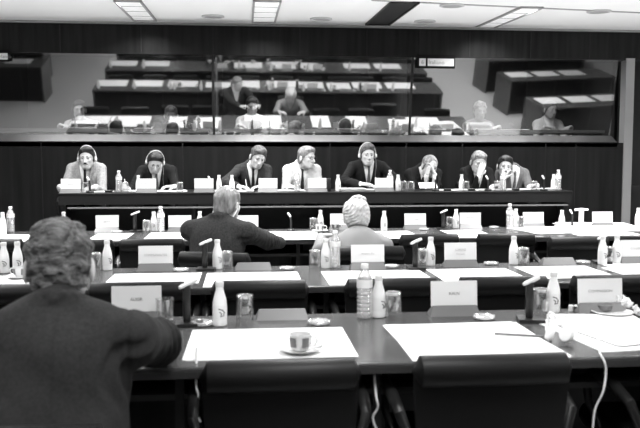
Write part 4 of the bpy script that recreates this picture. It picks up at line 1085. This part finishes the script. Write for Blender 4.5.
name_card(on_desk(180, 231.5, Z), 'J. EUROPE', 'white name card left of the person in charcoal on the third desk'); J(200, 231, Z, 'white juice bottle at the shoulder of the person in charcoal')
t = thing('recorder', 'small dark recorder with a grey screen in front of the person in charcoal', 'recorder', at(237, 236, Z)); MB().box((0, 0, .035), (.11, .05, .07), bev=.006).build('housing', M['black'], t); MB().box((0, -.0255, .04), (.085, .003, .045)).build('screen', M['holder'], t)
name_card(on_desk(247, 231.5, Z), 'M. LUX', 'white name card partly hidden by the head of the person in charcoal'); GM_(291, 231, Z, 'slim black microphone between the two people at the third desk')
Mic(288, 232, Z, 'black desk microphone between the two people at the third desk') if False else None
Tb(313, 229, Z, 'upturned tumbler left of the white-haired person on the third desk'); J(320.5, 228.5, Z, 'white juice bottle left of the white-haired person'); 
p = at(320, 232, Z); place('saucer', mk_saucer, p, 'white saucer under the cup left of the white-haired person'); place('cup', mk_cup, p+Vector((0, 0, .0072)), 'white cup on a saucer left of the white-haired person')
p = at(335, 229.5, Z); place('cup', mk_cup, p, 'white cup standing right beside the head of the white-haired person')
name_card(on_desk(341, 227.8, Z), 'M. ROBERT', 'white name card partly hidden by the white-haired head'); J(384, 230.5, Z, 'white juice bottle right of the white-haired head')
name_card(on_desk(415, 229, Z), 'M. LANG', 'first white name card right of the white-haired head on the third desk'); Ash(424, 230, Z, 'round glass ashtray before the first card right of the white-haired head')
Mic(443, 229.5, Z, 'black desk microphone at the middle right of the third desk', -.1); Tb(449.5, 227.5, Z, 'upturned tumbler right of the middle right microphone on the third desk'); J(456, 227.5, Z, 'white juice bottle right of the middle right microphone on the third desk')
name_card(on_desk(470, 228, Z), 'BELGIQUE|Conseil', 'second white name card right of the white-haired head, third desk'); Ash(494, 228, Z, 'round glass ashtray left of the right water bottle, third desk')
Wb(509.5, 228, Z, 'water bottle at the right of the third desk'); J(515.5, 227, Z, 'white juice bottle touching the water bottle at the right of the third desk'); Tb(520.5, 227, Z, 'upturned tumbler right of the two bottles at the right of the third desk')
name_card(on_desk(533, 226.5, Z), 'M. DE VRIES', 'white name card above the left paper stack of the third desk')
sheet(531, 592, 227.5, 234, Z, 'left stack of papers at the right end of the third desk', 8, tilt=.12, name='document_stack'); Ash(559, 226, Z, 'round glass ashtray behind the left paper stack of the third desk')
sheet(585, 660, 223.5, 232, Z, 'thick right stack of papers at the right end of the third desk', 12, tilt=-.15, name='document_stack')
t = thing('desk_stand', 'white T-shaped stand on the third desk left of the rightmost card', 'stand', at(581, 226, Z)+Vector((0, 0, .002))); MB().box((0, 0, .075), (.045, .02, .15), bev=.005).build('post', M['white'], t, True); MB().tube([(-.065, 0, .150), (0, -.0, .154), (.065, 0, .150)], [.012, .013, .010], 10).build('crossbar', M['silver'], t, True)
name_card(on_desk(602, 226, Z), 'M. ROSSI', 'rightmost white name card of the third desk'); J(638, 224, Z, 'white juice bottle at the right edge of the third desk')
GM_(572, 226.5, Z, 'slim dark microphone left of the T-shaped stand on the third desk')

# extra seats' things outside the frame (mirrored in the glass)
for ys, row in ((2.40, 'first'), (3.86, 'second'), (6.0, 'third')):
    for x in (-2.45, -1.8, -1.15, 2.35, 3.0):
        if row == 'first' and x > -1.2 and x < 0: continue
        if row == 'third' and x == 2.35: continue
        if row == 'third' and x == -1.15: continue
        sh_ = MB().box((0, .22, .001), (.55, .40, .002)).build('paper_sheet', M['paper']); sh_.location = (x, ys+.02, Z); tag(sh_, 'white sheet on the %s desk beyond the frame' % row, 'paper', 'sheets of the %s desk outside the frame' % row)
        place('juice', mk_juice, (x-.2, ys+.58, Z), 'white juice bottle on the %s desk beyond the frame' % row, 0, 'bottles of the %s desk outside the frame' % row)
for x in (-2.4, -1.75, -1.1, -.45, .2, .85, 1.5, 2.15, 2.8, 3.4):
    sh_ = MB().box((0, 0, .001), (.55, .40, .002)).build('paper_sheet', M['paper']); sh_.location = (x, 1.22, Z); tag(sh_, 'white sheet on the desk behind the viewpoint', 'paper', 'sheets of the desk behind the viewpoint')

# ---- raised table
H = HT
def hc(px, py, text, lab): name_card(on_desk(px, py, H+.0), text, lab)
def HY(px, Y): return Vector((aty(px, 188, Y).x, Y, H))
for px, tx, who in ((71, 'M. ALAVANOS', 'in front of the moustached person'), (146.5, 'M. PAPOUTSIS', 'in front of the person bowed over papers'), (204, 'M. CRAMPTON', 'at the empty place on the raised table'),
                (268, 'M. PRICE', 'in front of the writing person in charcoal'), (317, 'M. TARDITI', 'in front of the person in the cream suit'), (384, 'PRESIDENT', 'in front of the headphoned person facing forward')):
    name_card(HY(px, 8.00), tx, 'white name card '+who)
def sh_head(px, w, d, Y, n, lab, rz=0):
    mb = MB()
    for i in range(n): mb.box(((random.random()-.5)*.02*(i > 0), (random.random()-.5)*.02*(i > 0), .0012*i+.0006), (w, d, .0012), (0, 0, (random.random()-.5)*.14*(i > 0)))
    o = mb.build('paper_sheet' if n < 4 else 'document_stack', M['paper']); o.location = HY(px, Y); o.rotation_euler = (0, 0, rz); tag(o, lab, 'paper')
for px, w, d, n, lab in ((96, .34, .22, 4, 'small pile of papers between the moustached person and a water bottle'), (128, .20, .22, 10, 'pile of papers under the pen hand of the bowed person'), (172, .30, .24, 8, 'pile of papers at the elbow of the bowed person'),
                   (226, .42, .24, 5, 'papers left of the writing person in charcoal'), (244, .2, .2, 9, 'papers under the hand of the writing person in charcoal'), (290, .30, .22, 7, 'papers in front of the cream suit'),
                   (352, .28, .24, 22, 'thick pile of papers under the right hand of the headphoned person facing forward'), (371, .16, .22, 14, 'pile of papers under the left hand of the headphoned person facing forward'), (448, .26, .2, 5, 'papers between the balding person and a dark microphone'), (466, .22, .2, 8, 'papers in front of the person covering the face'),
                   (492, .30, .2, 6, 'papers between the two people at the right end of the raised table'), (525, .34, .2, 9, 'papers in front of the person in grey'), (546, .26, .2, 14, 'white stack of papers near the right end of the raised table')):
    sh_head(px, w, d, 8.15, n, lab, random.uniform(-.1, .1))
sv = MB().box((0, 0, .045), (.195, .10, .002), (.6, 0, 0)).build('paper_sheet', M['paper'], None, False, HY(428, 8.06)); sv.location.z = H+.012-.0; tag(sv, 'white sheet held upright before the balding person', 'paper')
for px, Y, lab in ((90, 7.98, 'dark slim microphone before the moustached person'), (435.5, 7.98, 'dark slim microphone right of the upright white sheet'), (488, 7.98, 'slim microphone before the person covering the face'), (544, 7.98, 'slim microphone near the right end of the raised table'), (211, 8.05, 'slim microphone at the empty place of the raised table')):
    place('gmic', mk_gmic, HY(px, Y), lab)
for px, lab in ((119, 'water bottle between the moustached person and the bowed person'), (503, 'water bottle before the person in grey'), (558, 'taller of two bottles at the right end of the raised table'), (297, 'water bottle before the cream suit'), (390, 'water bottle right of the headphoned person facing forward')):
    place('water', mk_water, HY(px, 8.03), lab)
for px, lab in ((138.5, 'white juice bottle before the chest of the bowed person'), (219, 'white juice bottle at the empty place, left of another one'), (232, 'white juice bottle left of the writing person in charcoal'), (338, 'white juice bottle right of the cream suit'), (398, 'white juice bottle right of a water bottle beside the headphoned person'), (461.5, 'white juice bottle before the person covering the face'), (553.5, 'shorter of two bottles at the right end of the raised table')):
    place('juice', mk_juice, HY(px, 8.10), lab)
for px, lab in ((86, 'upturned tumbler behind the moustached person\'s microphone'), (125, 'upturned tumbler right of the leftmost water bottle'), (180, 'upturned tumbler right of the bowed person'), (404, 'left of two upturned tumblers before the balding person'), (411, 'right of two upturned tumblers before the balding person'), (466, 'upturned tumbler right of the bottle before the person covering the face'), (497, 'upturned tumbler left of the water bottle before the person in grey'), (534, 'upturned tumbler between the person in grey and the right end microphone')):
    place('tinv', mk_tumbler_inv, HY(px, 8.0), lab)
for px, lab in ((109, 'small black box on papers right of the moustached person'), (447, 'small black box right of the balding person'), (471, 'small black box before the person covering the face'), (515, 'small black box before the person in grey')):
    tag(MB().box((0, 0, .012), (.075, .05, .024), bev=.006).build('black_box', M['black'], None, True, HY(px, 8.02)+Vector((0, -.02, .0))), lab, 'box')
tag(MB().box((0, 0, .07), (.035, .03, .14), bev=.006).build('voting_console', M['black'], None, True, HY(329, 8.0)), 'upright black console between the cream suit and a juice bottle', 'console')

# ------------------------------------------------------------------ world
wd = bpy.data.worlds.new('world'); SC.world = wd; wd.use_nodes = True
wd.node_tree.nodes['Background'].inputs[0].default_value = (1, 1, 1, 1); wd.node_tree.nodes['Background'].inputs[1].default_value = .2
# no proto left unplaced
